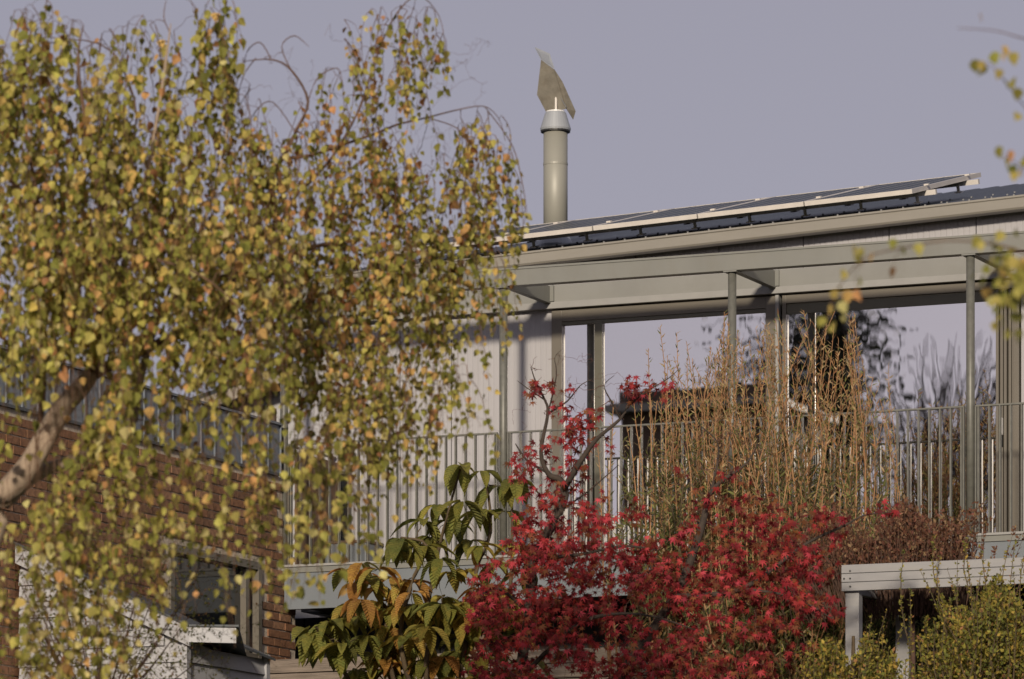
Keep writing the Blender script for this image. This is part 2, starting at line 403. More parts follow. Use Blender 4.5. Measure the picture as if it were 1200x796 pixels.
def clad_sheet(x0, x1, z0, zt):
    """one ribbed sheet, ribs upright; the top edge follows the eave"""
    b = MB(); pts = []
    pitch = 0.052; x = x0 + 0.004
    while x < x1 - 0.004:
        e = min(x + pitch, x1 - 0.004)
        w = e - x
        pts += [(x, 0.0), (x + w * .62, 0.0), (x + w * .70, 0.0028), (x + w * .92, 0.0028)]
        x = e
    pts.append((x1 - 0.004, 0.0))
    n = len(pts)
    for z in (0, 1):
        for (px, d) in pts:
            b.v.append((px, YW + d, z0 if z == 0 else zt(px)))
    for i in range(n - 1): b.f.append((i, i + 1, n + i + 1, n + i))
    # returned edges give the sheet its thickness
    k = len(b.v)
    b.v += [(x0 + .004, YW + .045, z0), (x0 + .004, YW + .045, zt(x0)), (x1 - .004, YW + .045, z0), (x1 - .004, YW + .045, zt(x1))]
    b.f += [(k, 0, n, k + 1), (n - 1, k + 2, k + 3, 2 * n - 1)]
    return b.build('cladding_sheet', M['clad'], wall_o)
zt = lambda x: eave(x) - 0.03
edges = [XL, -1.965, -1.455, -0.945, -0.435, 0.04]
for a, b in zip(edges[:-1], edges[1:]): clad_sheet(a, b, DK + .02, zt)
edges = [0.055 + .79 * i for i in range(9)] + [XR]
for a, b in zip(edges[:-1], edges[1:]): clad_sheet(a, b, 8.44, zt)
edges = [4.405, 5.2, 6.0, 6.8, XR]
for a, b in zip(edges[:-1], edges[1:]): clad_sheet(a, b, DK + .02, lambda x: 8.43)

# roof: ribbed sheets running up the slope
rx0, rx1, ry0, ry1 = XL - .12, XR + .2, 0.86, YB + .2
rf = MB()
rf.hexa([(rx0, ry0 + .04, roof_z(rx0, ry0) - .075), (rx1, ry0 + .04, roof_z(rx1, ry0) - .075), (rx1, ry1, roof_z(rx1, ry1) - .075), (rx0, ry1, roof_z(rx0, ry1) - .075),
         (rx0, ry0 + .04, roof_z(rx0, ry0) - .012), (rx1, ry0 + .04, roof_z(rx1, ry0) - .012), (rx1, ry1, roof_z(rx1, ry1) - .012), (rx0, ry1, roof_z(rx0, ry1) - .012)])
roof_o = rf.build('roof', M['roof'], house)
nsh = 13; sw = (rx1 - rx0) / nsh
for k in range(nsh):
    a = rx0 + k * sw; b = MB(); prof = []
    for q in range(4):
        x = a + q * sw / 4; w = sw / 4
        prof += [(x, 0), (x + w * .55, 0), (x + w * .65, .014), (x + w * .9, .014)]
    prof.append((a + sw - .002, 0))
    n = len(prof)
    for y in (ry0, ry1):
        for px, h in prof: b.v.append((px, y, roof_z(px, y) + h))
    for px, h in prof: b.v.append((px, ry0, roof_z(px, ry0) - .01))
    for i in range(n - 1):
        b.f.append((i, i + 1, n + i + 1, n + i)); b.f.append((2 * n + i, 2 * n + i + 1, i + 1, i))
    b.build('roof_sheet', M['roof'], roof_o)
sc = MB()
for k in range(nsh * 4):
    x = rx0 + (k + .775) * sw / 4
    for y in (ry0 + .10, ry0 + .55, ry0 + 1.4):
        z = roof_z(x, y) + .014
        sc.box(x - .007, x + .007, y - .007, y + .007, z, z + .012)
tag(sc.build('roof_screws', M['screw'], roof_o), kind='stuff')

# gutter along the eave
def gpt(x, dy, dz): return (x, 0.88 + dy, eave(x) + dz)
gp = [(-.10, -.012), (-.116, -.006), (-.118, -.022), (-.108, -.03), (-.106, -.108), (-.094, -.124), (0.0, -.128), (0.0, -.012)]
b = MB(); n = len(gp)
for x in (rx0, rx1):
    for dy, dz in gp: b.v.append(gpt(x, dy, dz))
for i in range(n):
    j = (i + 1) % n; b.f.append((i, j, n + j, n + i))
b.f += [tuple(reversed(range(n))), tuple(n + i for i in range(n))]
gut = b.build('gutter', M['gutter'], house)
# open steel pergola frame over the balcony
PX = [-2.134, 0.0, 2.138, 4.276, 6.414]
bm = MB().box(-2.20, 6.60, -.055, .055, 8.42, 8.575)
fb = bm.build('front_beam', M['steel'], house, bevel=.004)
box(-2.20, 6.60, -.064, -.056, 8.560, 8.578).build('beam_lip', M['steel'], fb)
for x in PX:
    b = MB().lathe([(.036, DK - .1), (.036, 8.418)], (x, 0, 0), 16)
    p = b.build('pergola_post', M['galv'], house, smooth=False)
    for f in p.data.polygons: f.use_smooth = len(f.vertices) == 4
    box(x - .06, x + .06, -.06, .06, 8.408, 8.419).build('top_plate', M['steel'], p)
    r = MB().box(x + .012, x + .05, .058, .935, 8.425, 8.565)
    r.box(x - .0, x + .062, .058, .93, 8.412, 8.4245)
    r.build('rafter', M['steel'], house)
led = box(XL + .02, 7.0, .945, .994, 8.425, 8.575).build('ledger', M['ledger_web'], house)
box(XL + .02, 7.0, .915, .994, 8.362, 8.422).build('ledger_flange', M['ledger'], led, bevel=.004)
for x in PX:
    box(x + .05, x + .085, .925, .944, 8.43, 8.57).build('cleat', M['steel'], led)

# windows
def window(x0, x1, z0, z1, wl, wr, wh, wb):
    y0, y1 = YW - .035, YW + .09
    b = MB().box(x0, x0 + wl, y0, y1, z0, z1).box(x1 - wr, x1, y0, y1, z0, z1)
    b.box(x0 + wl, x1 - wr, y0 + .002, y1, z1 - wh, z1).box(x0 + wl, x1 - wr, y0 + .002, y1, z0, z0 + wb)
    return b.build('window', M['frame'], house, bevel=.003)
def pane(w, x0, x1, z0, z1, y=YW + .005):
    o = box(x0, x1, y, y + .012, z0, z1).build('pane', M['glass'], w, origin=((x0 + x1) / 2, y, (z0 + z1) / 2)); return o
WZ0, WZ1 = DK + .03, 8.352
w1 = window(.049, 2.191, WZ0, WZ1, .10, .105, .105, .09)
box(.461, .535, YW - .028, YW + .085, WZ0 + .09, WZ1 - .105).build('mullion', M['frame_dark'], w1, bevel=.003)
box(.149, 2.086, YW - .025, YW + .003, WZ1 - .135, WZ1 - .107).build('dark_head_strip', M['frame_dark'], w1)
pane(w1, .15, .46, WZ0 + .09, WZ1 - .106); pane(w1, .536, 2.085, WZ0 + .09, WZ1 - .106)
box(2.185, 2.215, YW - .06, YW + .02, WZ0, WZ1).build('cover_strip', M['ledger'], w1)
w2 = window(2.239, 4.396, WZ0, WZ1, .035, .045, .075, .09)
box(2.275, 4.188, YW - .015, YW + .003, WZ1 - .165, WZ1 - .077).build('dark_head_strip', M['frame_dark'], w2)  # dark strip stands for the shade in the recess under the head
pane(w2, 2.275, 4.19, WZ0 + .09, WZ1 - .076)
for i, x in enumerate((4.19, 4.225, 4.262, 4.30, 4.335)):
    box(x, x + .024, YW - .03 + .012 * (i % 2), YW + .09, WZ0 + .09, WZ1 - .077).build('sash_stile', M['frame'], w2, bevel=.002)
h = MB().box(4.232, 4.258, YW - .075, YW - .03, 7.02, 7.17).build('door_handle', M['handle'], w2, bevel=.006)
box(4.236, 4.254, YW - .05, YW - .03, 6.93, 7.018).build('lock_plate', M['black'], h)
# narrow window low in the left wall
wn_ = MB().box(-2.14, -2.115, YW - .03, YW - .001, 6.35, 7.02).box(-1.965, -1.94, YW - .03, YW - .001, 6.35, 7.02)
wn_.box(-2.115, -1.965, YW - .028, YW - .001, 6.995, 7.02).box(-2.115, -1.965, YW - .028, YW - .001, 6.35, 6.375)
w3 = wn_.build('window', M['frame_dark'], house)
box(-2.114, -1.966, YW - .012, YW - .004, 6.376, 6.994).build('pane', M['pane_dark'], w3)
# the room behind the glass
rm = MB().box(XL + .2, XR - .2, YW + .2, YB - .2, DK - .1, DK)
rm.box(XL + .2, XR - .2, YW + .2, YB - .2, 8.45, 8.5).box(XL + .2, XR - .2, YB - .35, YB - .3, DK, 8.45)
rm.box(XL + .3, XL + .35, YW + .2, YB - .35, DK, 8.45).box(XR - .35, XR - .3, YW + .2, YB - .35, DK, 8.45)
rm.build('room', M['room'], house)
cu = MB()
for i in range(6):
    x = .58 + i * .022; cu.box(x, x + .02, YW + .20 + .02 * (i % 2), YW + .21 + .02 * (i % 2), DK + .12, 6.85)
cu.build('curtain', M['curtain'], house)

# balcony deck
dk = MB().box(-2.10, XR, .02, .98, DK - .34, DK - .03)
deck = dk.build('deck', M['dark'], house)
for i in range(7):
    y = -.02 + i * .14
    box(-2.12, XR - .02, y, y + .132, DK - .028, DK).build('deck_board', M['deckwood'], deck)
box(-2.13, XR, -.075, -.02, DK - .012, DK + .010).build('edge_flashing', M['ledger'], deck, bevel=.003)
box(-2.13, XR, -.060, -.022, DK - .062, DK - .014).build('edge_strip', M['steel'], deck)
box(-2.11, XR, -.045, .018, DK - .385, DK - .066).build('deck_fascia', M['fasciagrey'], deck)
# railing
RT = 7.152
rl = MB()
for a, b in zip(PX[:-1], PX[1:]): rl.box(a + .05, b - .05, -.028, .012, RT - .014, RT)
rl.box(-2.12, -2.08, .05, .97, RT - .014, RT)
rail = rl.build('railing', M['galv'], house)
bal = box(-.006, .006, -.018, .018, DK + .012, RT - .0145)
bme = None
for a, b in zip(PX[:-1], PX[1:]):
    n = 21; xs = [a + .075 + (b - a - .15) * i / n for i in range(n + 1)]
    for i, x in enumerate(xs):
        if bme is None:
            o = bal.build('baluster', M['galv'], rail, origin=(0, 0, 0)); bme = o.data
            o.location = Vector((x, -.008, 0)) - wpos(rail)
        else:
            link_copy(bme, 'baluster', rail, (x, -.008, 0))
    box(a + .048, a + .060, -.03, .014, DK - .2, RT - .0145).build('end_bar', M['galv'], rail)
    box(b - .060, b - .048, -.03, .014, DK - .2, RT - .0145).build('end_bar', M['galv'], rail)
# brown boards filling the end of the balcony
sb = MB().box(-2.075, -2.06, .06, .98, DK + .05, DK + .09).box(-2.075, -2.06, .06, .98, 7.02, 7.06)
scr = sb.build('side_screen', M['brownwood'], house)
for i in range(8):
    y = .06 + i * .115
    box(-2.058, -2.04, y, y + .107, DK + .02, 7.09).build('screen_board', M['brownwood'], scr)

# lower storey under the deck
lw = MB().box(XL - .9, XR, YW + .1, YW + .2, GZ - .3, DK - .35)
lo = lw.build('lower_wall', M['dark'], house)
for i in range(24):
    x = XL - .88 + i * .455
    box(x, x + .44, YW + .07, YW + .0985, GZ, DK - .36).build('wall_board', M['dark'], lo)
for x in (-.3, 1.9, 4.1, 6.3):
    box(x - .05, x + .05, .15, .25, GZ - .2, DK - .345).build('deck_post', M['brownwood'], house)

# flue with a wind-turned cowl
FX, FY = -.852, 3.2
px_m = 5650 / ((Vector((FX, FY, 0)) - CAM).dot(FWD))      # scale at the flue
fz = lambda py: CAM.z + (HOR - py) / px_m
zb, zc = roof_z(FX, FY) - .05, fz(152)
flue = MB().lathe([(.114, zb), (.114, zc)], (FX, FY, 0), 32).build('flue', M['flue'], house)
for f in flue.data.polygons: f.use_smooth = len(f.vertices) == 4
MB().lathe([(.17, zb - .02), (.17, zb + .05), (.118, zb + .16)], (FX, FY, 0), 24).build('flashing', M['cap'], flue)
MB().lathe([(.1145, zc - .34), (.1165, zc - .338), (.1165, zc - .318), (.1145, zc - .316)], (FX, FY, 0), 32).build('clamp_band', M['flue'], flue)
c = MB().lathe([(.118, zc - .012), (.142, zc - .012), (.146, zc + .006), (.100, fz(133)), (.094, fz(132))], (FX, FY, 0), 32).build('collar', M['cap'], flue)
for f in c.data.polygons: f.use_smooth = False
MB().lathe([(.140, zc - .026), (.140, zc - .0125)], (FX, FY, 0), 24).build('collar_gasket', M['black'], flue)
tp = MB().lathe([(.088, fz(132.2)), (.088, fz(130.5)), (.05, fz(129.6))], (FX, FY, 0), 24).build('flue_mouth', M['handle'], flue)
def fp(px, py, dy):      # a point of the cowl near the flue, dy metres from its axis plane
    P = Vector((FX, FY, 0)) + RIGHT * ((px - 651.5) / px_m) + FWD * dy
    return Vector((P.x, P.y, fz(py)))
def plate(name, pts, m, parent, t=.006):
    pts = [Vector(p) for p in pts]
    n = (pts[1] - pts[0]).cross(pts[2] - pts[0]).normalized() * t
    b = MB(); k = len(pts)
    b.v = [tuple(p) for p in pts] + [tuple(p + n) for p in pts]
    b.f = [tuple(reversed(range(k))), tuple(k + i for i in range(k))] + [(i, (i + 1) % k, k + (i + 1) % k, k + i) for i in range(k)]
    return b.build(name, m, parent)
A, B_, C_, D_ = fp(634.4, 74.3, -.16), fp(629.8, 111, .0), fp(641.2, 130.6, .08), fp(664, 127, .02)
E_, F_ = fp(649.4, 85, -.15), fp(659.2, 98.8, -.10)
plate('cowl_hood', [A, B_, C_, D_, E_], M['cowl'], flue)
plate('cowl_side', [E_, D_, fp(672, 137.6, .10), fp(674.7, 129, .06), F_], M['cowl'], flue)
plate('cowl_tail', [fp(627.3, 55.5, .02), fp(634.2, 74.2, -.165), fp(649.6, 84.6, -.155), fp(644.5, 63.7, .0)], M['cap'], flue)  # paler metal here puts the skyward light into the tail's colour
MB().tube([fp(652, 130, 0), fp(652, 107, -.02)], .012, 8).build('cowl_spindle', M['alu'], flue)
MB().tube([fp(654, 109, -.04), fp(664, 126, 0)], .006, 6).build('cowl_strut', M['screw'], flue)

# grey box standing on the balcony by the left wall
gb = thing('planter_box', (-1.8, .8, DK), 'low grey box on the balcony against the white wall, behind the left railing', 'planter')
bb = MB().box(-2.03, -1.62, .62, .97, DK, DK + .26).build('body', M['fasciagrey'], gb, bevel=.006)
box(-2.04, -1.61, .61, .98, DK + .261, DK + .285).build('lid', M['brownwood'], gb)

# ------------------------------------------------------------------ solar panels
PW, PL, PT = .985, 2.0, .04
slope = Vector((0, 1, .244)).normalized(); along = Vector((1, 0, .0385)).normalized(); nrm = along.cross(slope).normalized()
def sp(u, v, w):          # u along the eave (world X), v up the slope, w off the roof
    base = Vector((u, .95, roof_z(u, .95)))
    return base + slope * v + nrm * w
OFF = .13
def sbox(b, u0, u1, v0, v1, w0, w1):
    return b.hexa([sp(u0, v0, w0), sp(u1, v0, w0), sp(u1, v1, w0), sp(u0, v1, w0), sp(u0, v0, w1), sp(u1, v0, w1), sp(u1, v1, w1), sp(u0, v1, w1)])
right_edge = 3.458
places = ['rightmost solar panel on the roof edge, its frame end free', 'second solar panel from the right on the white house roof',
          'third solar panel from the right, middle of the roof row', 'solar panel in front of the flue, second from the left',
          'leftmost solar panel, half hidden by the birch']
for k in range(5):
    u1 = right_edge - k * (PW + .012); u0 = u1 - PW
    t = thing('solar_panel', sp((u0 + u1) / 2, 0, OFF - .02), places[k], 'solar panel', 'solar panels in a row on the roof')
    fr = MB()
    sbox(fr, u0, u1, 0, .03, OFF, OFF + PT); sbox(fr, u0, u1, PL - .03, PL, OFF, OFF + PT)
    sbox(fr, u0, u0 + .03, .03, PL - .03, OFF, OFF + PT); sbox(fr, u1 - .03, u1, .03, PL - .03, OFF, OFF + PT)
    fr.build('frame', M['alu'], t)
    cells = MB()
    sbox(cells, u0 + .03, u1 - .03, .03, PL - .03, OFF + .006, OFF + PT - .004)
    g = cells.build('glass', M['cell'], t)
    for q in range(1, 6):
        ln = MB(); uu = u0 + .03 + (PW - .06) * q / 6
        sbox(ln, uu - .002, uu + .002, .035, PL - .035, OFF + PT - .0035, OFF + PT - .002)
        ln.build('busbar', M['alu'], g)
    for v in (.42, 1.60):
        cl = MB(); sbox(cl, u1 - .02, u1 + .022, v - .02, v + .02, OFF + PT + .001, OFF + PT + .014)
        cl.build('clamp', M['alu'], t)
mf = thing('mounting_frame', sp(1.0, .9, 0), 'aluminium rails and brackets carrying the solar panels above the roof', 'mounting frame')
ul, ur = right_edge - 5 * (PW + .012) - .1, right_edge
for v, ext in ((.42, .08), (1.60, .10)):
    b = MB(); sbox(b, ul, ur + ext, v - .022, v + .022, OFF - .045, OFF - .002)
    b.build('rail', M['alu'], mf)
    for i in range(10):
        u = ur - .09 - i * .52
        b = MB(); sbox(b, u - .014, u + .014, v - .03, v - .0235, .03, OFF - .01); sbox(b, u - .03, u + .03, v - .05, v + .03, .027, .037)
        sbox(b, u - .012, u + .012, v - .045, v - .031, OFF - .05, OFF - .03)
        b.build('bracket', M['alu'], mf)

# ------------------------------------------------------------------ brick annex on the left
XA = -2.116; YA0, YA1 = -8.5, -.05            # side wall plane, near end and far end
annex = thing('brick_annex', (XA - 2, -4, GZ), 'low brick annex topped by a blue grey metal band, behind the birch', 'building')
aw = MB()
WY0, WY1, WZa, WZb = -2.25, -.50, 5.165, 6.05
aw.box(XA - .25, XA - .012, YA0, WY0, GZ - .3, 6.85).box(XA - .25, XA - .012, WY1, YA1, GZ - .3, 6.85)
aw.box(XA - .25, XA - .012, WY0, WY1, GZ - .3, WZa).box(XA - .25, XA - .012, WY0, WY1, WZb, 6.85)
aw.box(XA - 4.2, XA - .25, YA0, YA0 + .24, GZ - .3, 6.85).box(XA - 4.2, XA - 3.96, YA0 + .24, YA1, GZ - .3, 6.85)
aw.box(XA - .25, XA - .012, YA1, YA1 + .26, GZ - .3, 5.98)
awo = aw.build('wall', M['mortar'], annex)
# bricks one by one
bl, bh, jt = .213, .062, .015
bms = []
for m in ('brick', 'brick2', 'brick3'):
    o = MB().box(-.0118, 0, -bl / 2, bl / 2, -bh / 2, bh / 2)
    me = bpy.data.meshes.new('brick'); me.from_pydata(o.v, [], o.f); me.materials.append(M[m]); bms.append(me)
cand = []
z = 4.6; row = 0
while z < 6.82:
    y = (YA1 + .25 if z < 5.95 else YA1 - .02) - bl / 2 - (0.113 if row % 2 else 0)
    while y > -7.2:
        inwin = WY0 - bl / 2 < y < WY1 + bl / 2 and WZa - bh / 2 < z < WZb + bh / 2
        if not inwin: cand.append((y, z))
        y -= bl + jt
    z += bh + jt; row += 1
cand.sort(key=lambda q: abs(q[0] + 2.0) * 0.5 + abs(q[1] - 6.1) * 1.2)
rest = MB()
for i, (y, z) in enumerate(cand):
    dx = random.uniform(-.003, .005)
    if i < 300:
        link_copy(random.choice(bms), 'brick', awo, (XA + dx, y, z), rot=(random.uniform(-.012, .012), 0, random.uniform(-.01, .01)))
    else:
        rest.box(XA - .0118, XA + dx, y - bl / 2, y + bl / 2, z - bh / 2, z + bh / 2)
tag(rest.build('bricks', M['brick'], awo), kind='stuff')
# metal band: standing seam panels
band = box(XA - 4.25, XA + .02, YA0 - .03, YA1 - .08, 6.851, 6.875).build('band_trim', M['seamroof'], annex)
bandp = box(XA - .22, XA - .01, YA0, YA1 - .08, 6.876, 7.29).build('band', M['seam'], annex)
y = YA0
while y < YA1 - .12:
    e = min(y + .262, YA1 - .08)
    b = MB().box(XA - .009, XA + .004, y + .003, e - .009, 6.878, 7.30).box(XA - .009, XA + .02, e - .008, e + .002, 6.878, 7.302)
    b.build('band_panel', M['seam'], bandp); y = e
box(XA - .26, XA + .03, YA0 - .02, YA1 - .07, 7.304, 7.325).build('coping', M['seam'], annex)
r_ = MB().hexa([(XA - 4.2, YA0, 7.25), (XA - .26, YA0, 7.25), (XA - .26, YA1, 7.25), (XA - 4.2, YA1, 7.25),
                (XA - 4.2, YA0, 8.2), (XA - .26, YA0, 7.28), (XA - .26, YA1, 7.28), (XA - 4.2, YA1, 8.2)])
ro = r_.build('roof', M['seamroof'], annex)
for i in range(20):
    y = YA0 + .2 + i * .42
    MB().hexa([(XA - 4.2, y, 8.2), (XA - .3, y, 7.29), (XA - .3, y + .03, 7.29), (XA - 4.2, y + .03, 8.2),
               (XA - 4.2, y, 8.24), (XA - .3, y, 7.33), (XA - .3, y + .03, 7.33), (XA - 4.2, y + .03, 8.24)]).build('roof_seam', M['seamroof'], ro)
# side window
wf = MB().box(XA - .12, XA + .012, WY1 - .07, WY1 - .002, WZa, WZb).box(XA - .12, XA + .012, WY0 + .002, WY0 + .07, WZa, WZb)
wf.box(XA - .12, XA + .01, WY0 + .07, WY1 - .07, WZb - .07, WZb - .002).box(XA - .12, XA + .01, WY0 + .07, WY1 - .07, WZa + .002, WZa + .07)
wa = wf.build('window', M['frame'], annex)
box(XA - .10, XA - .02, WY1 - .26, WY1 - .19, WZa + .07, WZb - .07).build('mullion', M['frame'], wa)
box(XA - .09, XA - .075, WY0 + .07, WY1 - .261, WZa + .071, WZb - .071).build('pane', M['pane_dark'], wa)
box(XA - .09, XA - .075, WY1 - .189, WY1 - .071, WZa + .071, WZb - .071).build('pane', M['pane_dark'], wa)
box(XA - .02, XA + .06, WY0 - .05, WY1 + .05, WZa - .055, WZa - .003).build('sill', M['sleeper'], wa)

# ------------------------------------------------------------------ white lean-to
LX1 = -.60; LX0 = XA + .03
LYF = atX(217, 760, LX1).y; LYB = LYF + 1.45
ltz = lambda x: atY(229, 735, LYF).z + (LX1 + .06 - x) * .46       # top line of the barge board
lean = thing('lean_to', ((LX0 + LX1) / 2, LYF + .7, ground_z(LYF)), 'white painted weatherboard lean-to with a sloping roof against the brick annex', 'shed')
g0 = ground_z(LYF) - .1
b = MB().hexa([(LX0, LYF + .02, g0), (LX1 - .02, LYF + .02, g0), (LX1 - .02, LYB, g0), (LX0, LYB, g0),
               (LX0, LYF + .02, ltz(LX0) - .12), (LX1 - .02, LYF + .02, ltz(LX1) - .12), (LX1 - .02, LYB, ltz(LX1) - .24), (LX0, LYB, ltz(LX0) - .24)])
lb = b.build('wall', M['white'], lean)
z = g0 + .2
while z < ltz(LX0) - .2:
    xr = min(LX1, LX1 - (z + .13 - (ltz(LX1) - .12)) / .46)
    if xr > LX0 + .1:
        MB().hexa([(LX0, LYF - .016, z), (xr, LYF - .016, z), (xr, LYF + .019, z), (LX0, LYF + .019, z),
                   (LX0, LYF + .006, z + .128), (xr, LYF + .006, z + .128), (xr, LYF + .019, z + .128), (LX0, LYF + .019, z + .128)]).build('weatherboard', M['white'], lb)
    if z + .13 < ltz(LX1) - .12:
        MB().hexa([(LX1 - .019, LYF, z), (LX1 + .016, LYF, z), (LX1 + .016, LYB, z), (LX1 - .019, LYB, z),
                   (LX1 - .019, LYF, z + .128), (LX1 - .006, LYF, z + .128), (LX1 - .006, LYB, z + .128), (LX1 - .019, LYB, z + .128)]).build('weatherboard', M['white'], lb)
    z += .131
box(LX1 - .015, LX1 + .03, LYF - .03, LYF + .04, g0, ltz(LX1) - .13).build('corner_board', M['white'], lean)
box(LX1 - .015, LX1 + .028, LYB - .06, LYB + .005, g0, ltz(LX1) - .13).build('corner_board', M['white'], lean)
ov = .07
MB().hexa([(LX0, LYF - .07, ltz(LX0) - .15), (LX1 + ov, LYF - .07, ltz(LX1 + ov) - .15), (LX1 + ov, LYF - .045, ltz(LX1 + ov) - .15), (LX0, LYF - .045, ltz(LX0) - .15),
           (LX0, LYF - .07, ltz(LX0)), (LX1 + ov, LYF - .07, ltz(LX1 + ov)), (LX1 + ov, LYF - .045, ltz(LX1 + ov)), (LX0, LYF - .045, ltz(LX0))]).build('barge_board', M['white'], lean)
zt_ = ltz(LX1 + ov)
c0 = Vector((LX1 + ov, LYF - .07, zt_)); e0 = c0 + RIGHT * .37; th_ = FWD * .025; hh = UP * -.118; dp = UP * -.008
MB().hexa([c0 + hh, e0 + hh + dp, e0 + hh + dp + th_, c0 + hh + th_, c0, e0 + dp, e0 + dp + th_, c0 + th_]).build('fascia', M['white'], lean)
q0 = c0 + UP * .003 - FWD * .02; q1 = e0 + UP * .0 - FWD * .02 + RIGHT * .02
back = FWD * 1.3 + UP * -.16
MB().hexa([q0, q1, q1 + back, q0 + back, q0 + UP * .016, q1 + UP * .016, q1 + back + UP * .016, q0 + back + UP * .016]).build('eave_roof', M['seamroof'], lean)
MB().hexa([(LX0, LYF - .09, ltz(LX0) + .003), (LX1 + ov, LYF - .09, zt_ + .003), (LX1 + ov, LYB + .02, zt_ - .15), (LX0, LYB + .02, ltz(LX0) - .15),
           (LX0, LYF - .09, ltz(LX0) + .022), (LX1 + ov, LYF - .09, zt_ + .022), (LX1 + ov, LYB + .02, zt_ - .13), (LX0, LYB + .02, ltz(LX0) - .13)]).build('roof', M['seamroof'], lean)

# ------------------------------------------------------------------ cottage gable behind the annex
cot = thing('cottage', (-5, 5.5, GZ), 'white rendered cottage end with a tan sloping barge board, behind the annex', 'building')
cx0, cx1 = -9.0, -3.75
bz = lambda x: 8.20 + (x + 4.416) * .26
MB().hexa([(cx0, 4.1, GZ), (cx1, 4.1, GZ), (cx1, 8, GZ), (cx0, 8, GZ), (cx0, 4.1, bz(cx0)), (cx1, 4.1, bz(cx1)), (cx1, 8, bz(cx1)), (cx0, 8, bz(cx0))]).build('wall', M['white'], cot)
MB().hexa([(cx0, 3.7, bz(cx0) - .02), (cx1, 3.7, bz(cx1) - .02), (cx1, 3.74, bz(cx1) - .02), (cx0, 3.74, bz(cx0) - .02),
           (cx0, 3.7, bz(cx0) + .13), (cx1, 3.7, bz(cx1) + .13), (cx1, 3.74, bz(cx1) + .13), (cx0, 3.74, bz(cx0) + .13)]).build('barge_board', M['barge'], cot)
MB().hexa([(cx0, 3.741, bz(cx0) + .02), (cx1, 3.741, bz(cx1) + .02), (cx1, 8, bz(cx1) + .5), (cx0, 8, bz(cx0) + .5),
           (cx0, 3.68, bz(cx0) + .135), (cx1, 3.68, bz(cx1) + .135), (cx1, 8, bz(cx1) + .95), (cx0, 8, bz(cx0) + .95)]).build('roof', M['seamroof'], cot)
box(-4.30, -4.22, 4.05, 4.0995, 6.5, 8.1).build('downpipe', M['brownwood'], cot)

# ------------------------------------------------------------------ timber retaining wall and white garden frame
rw = thing('retaining_wall', (0, -1.2, GZ), 'weathered timber sleeper wall at the foot of the balcony', 'wall')
for r in range(8):
    z1 = 5.115 - r * .125
    for q in range(3):
        x0 = -2.05 + q * 1.72 + (.5 if r % 2 and q else 0) ; x1 = -2.05 + (q + 1) * 1.72 + (.5 if r % 2 else 0) - .008
        if q == 0: x0 = -2.05
        d = random.uniform(-.01, .01)
        box(x0, x1, -1.3 + d, -1.1 + d, z1 - .118, z1).build('sleeper', M['sleeper'], rw, bevel=.008)
wf = thing('garden_frame', (5.2, -3, 3.9), 'white painted timber garden frame of three boards on posts', 'frame')
FY0 = -3.0
fa = atY(986, 662, FY0); FX0 = fa.x; FZ1 = fa.z; FZ0 = atY(986, 693, FY0).z; fh = (FZ1 - FZ0) / 3
for i in range(3):
    za, zb_ = FZ0 + i * fh, FZ0 + (i + 1) * fh - .003
    box(FX0, FX0 + 3.2, FY0 - .002 * i, FY0 + .045, za, zb_).build('board', M['whitewood'], wf, bevel=.004)
    box(FX0 + .004, FX0 + .045, FY0 + .047, FY0 + 1.3, za, zb_).build('board', M['whitewood'], wf, bevel=.004)
for (x, y) in ((FX0 + .012, FY0 + .05), (FX0 + .052, FY0 + 1.15), (FX0 + 1.7, FY0 + .05), (FX0 + 3.0, FY0 + .05)):
    box(x + .002, x + .115, y, y + .09, 2.9, FZ0 - .002 if y < FY0 + 1 else FZ1 - .03).build('post', M['whitewood'], wf, bevel=.005)
for x, z in ((FX0 + .075, FZ1 - fh * .75), (FX0 + .075, FZ0 + fh * 1.4), (FX0 + .025, FZ0 + fh * 1.4), (FX0 + .075, FZ0 + fh * .5)):
    MB().tube([(x, FY0 - .014, z), (x, FY0 + .0, z)], .0065, 8).build('bolt', M['black'], wf)
# small blue thing on the sleepers
bt = atY(440, 771, -1.33)
bpot = thing('plant_pot', (bt.x, -1.2, 5.115), 'small blue plastic pot lying on the timber sleeper wall', 'pot')
ax = Vector((.8, -.5, .45)).normalized()
b0 = Vector((bt.x - .06, -1.2, 5.16))
MB().tube([b0, b0 + ax * .15], [.035, .052], 14).build('body', M['blue'], bpot)
MB().tube([b0 + ax * .15, b0 + ax * .17], [.058, .058], 14).build('rim', M['blue'], bpot)
MB().tube([b0 - ax * .01, b0], [.030, .034], 14).build('base', M['blue'], bpot)

# ------------------------------------------------------------------ foliage machinery
def tmpl_birch():
    v = [(0, 0, 0), (.30, .10, .05), (.46, .34, .09), (.28, .68, .05), (0, 1.05, -.05), (-.28, .68, .05), (-.46, .34, .09), (-.30, .10, .05), (0, .38, -.02)]
    f = [(0, 1, 8), (1, 2, 8), (2, 3, 8), (3, 4, 8), (4, 5, 8), (5, 6, 8), (6, 7, 8), (7, 0, 8)]
    return np.array(v, float), f
def tmpl_maple():
    tips = [(-118, .42), (-80, .72), (-40, .93), (0, 1.05), (40, .93), (80, .72), (118, .42)]
    nts = [(-99, .22), (-60, .30), (-20, .36), (20, .36), (60, .30), (99, .22)]
    P = lambda a, r: (math.sin(R(a)) * r, math.cos(R(a)) * r, -.22 * r * r)
    v = [(0, 0, 0.02)]; ti = []; ni = []
    for a, r in tips: ti.append(len(v)); v.append(P(a, r))
    for a, r in nts: ni.append(len(v)); v.append(P(a, r))
    f = []
    for i, t in enumerate(ti):
        a = ni[i - 1] if i > 0 else 0
        b = ni[i] if i < 6 else 0
        f.append((a, t, b) if a != b else (0, t, 0))
        if a and b: f.append((0, a, b))
    return np.array(v, float), f
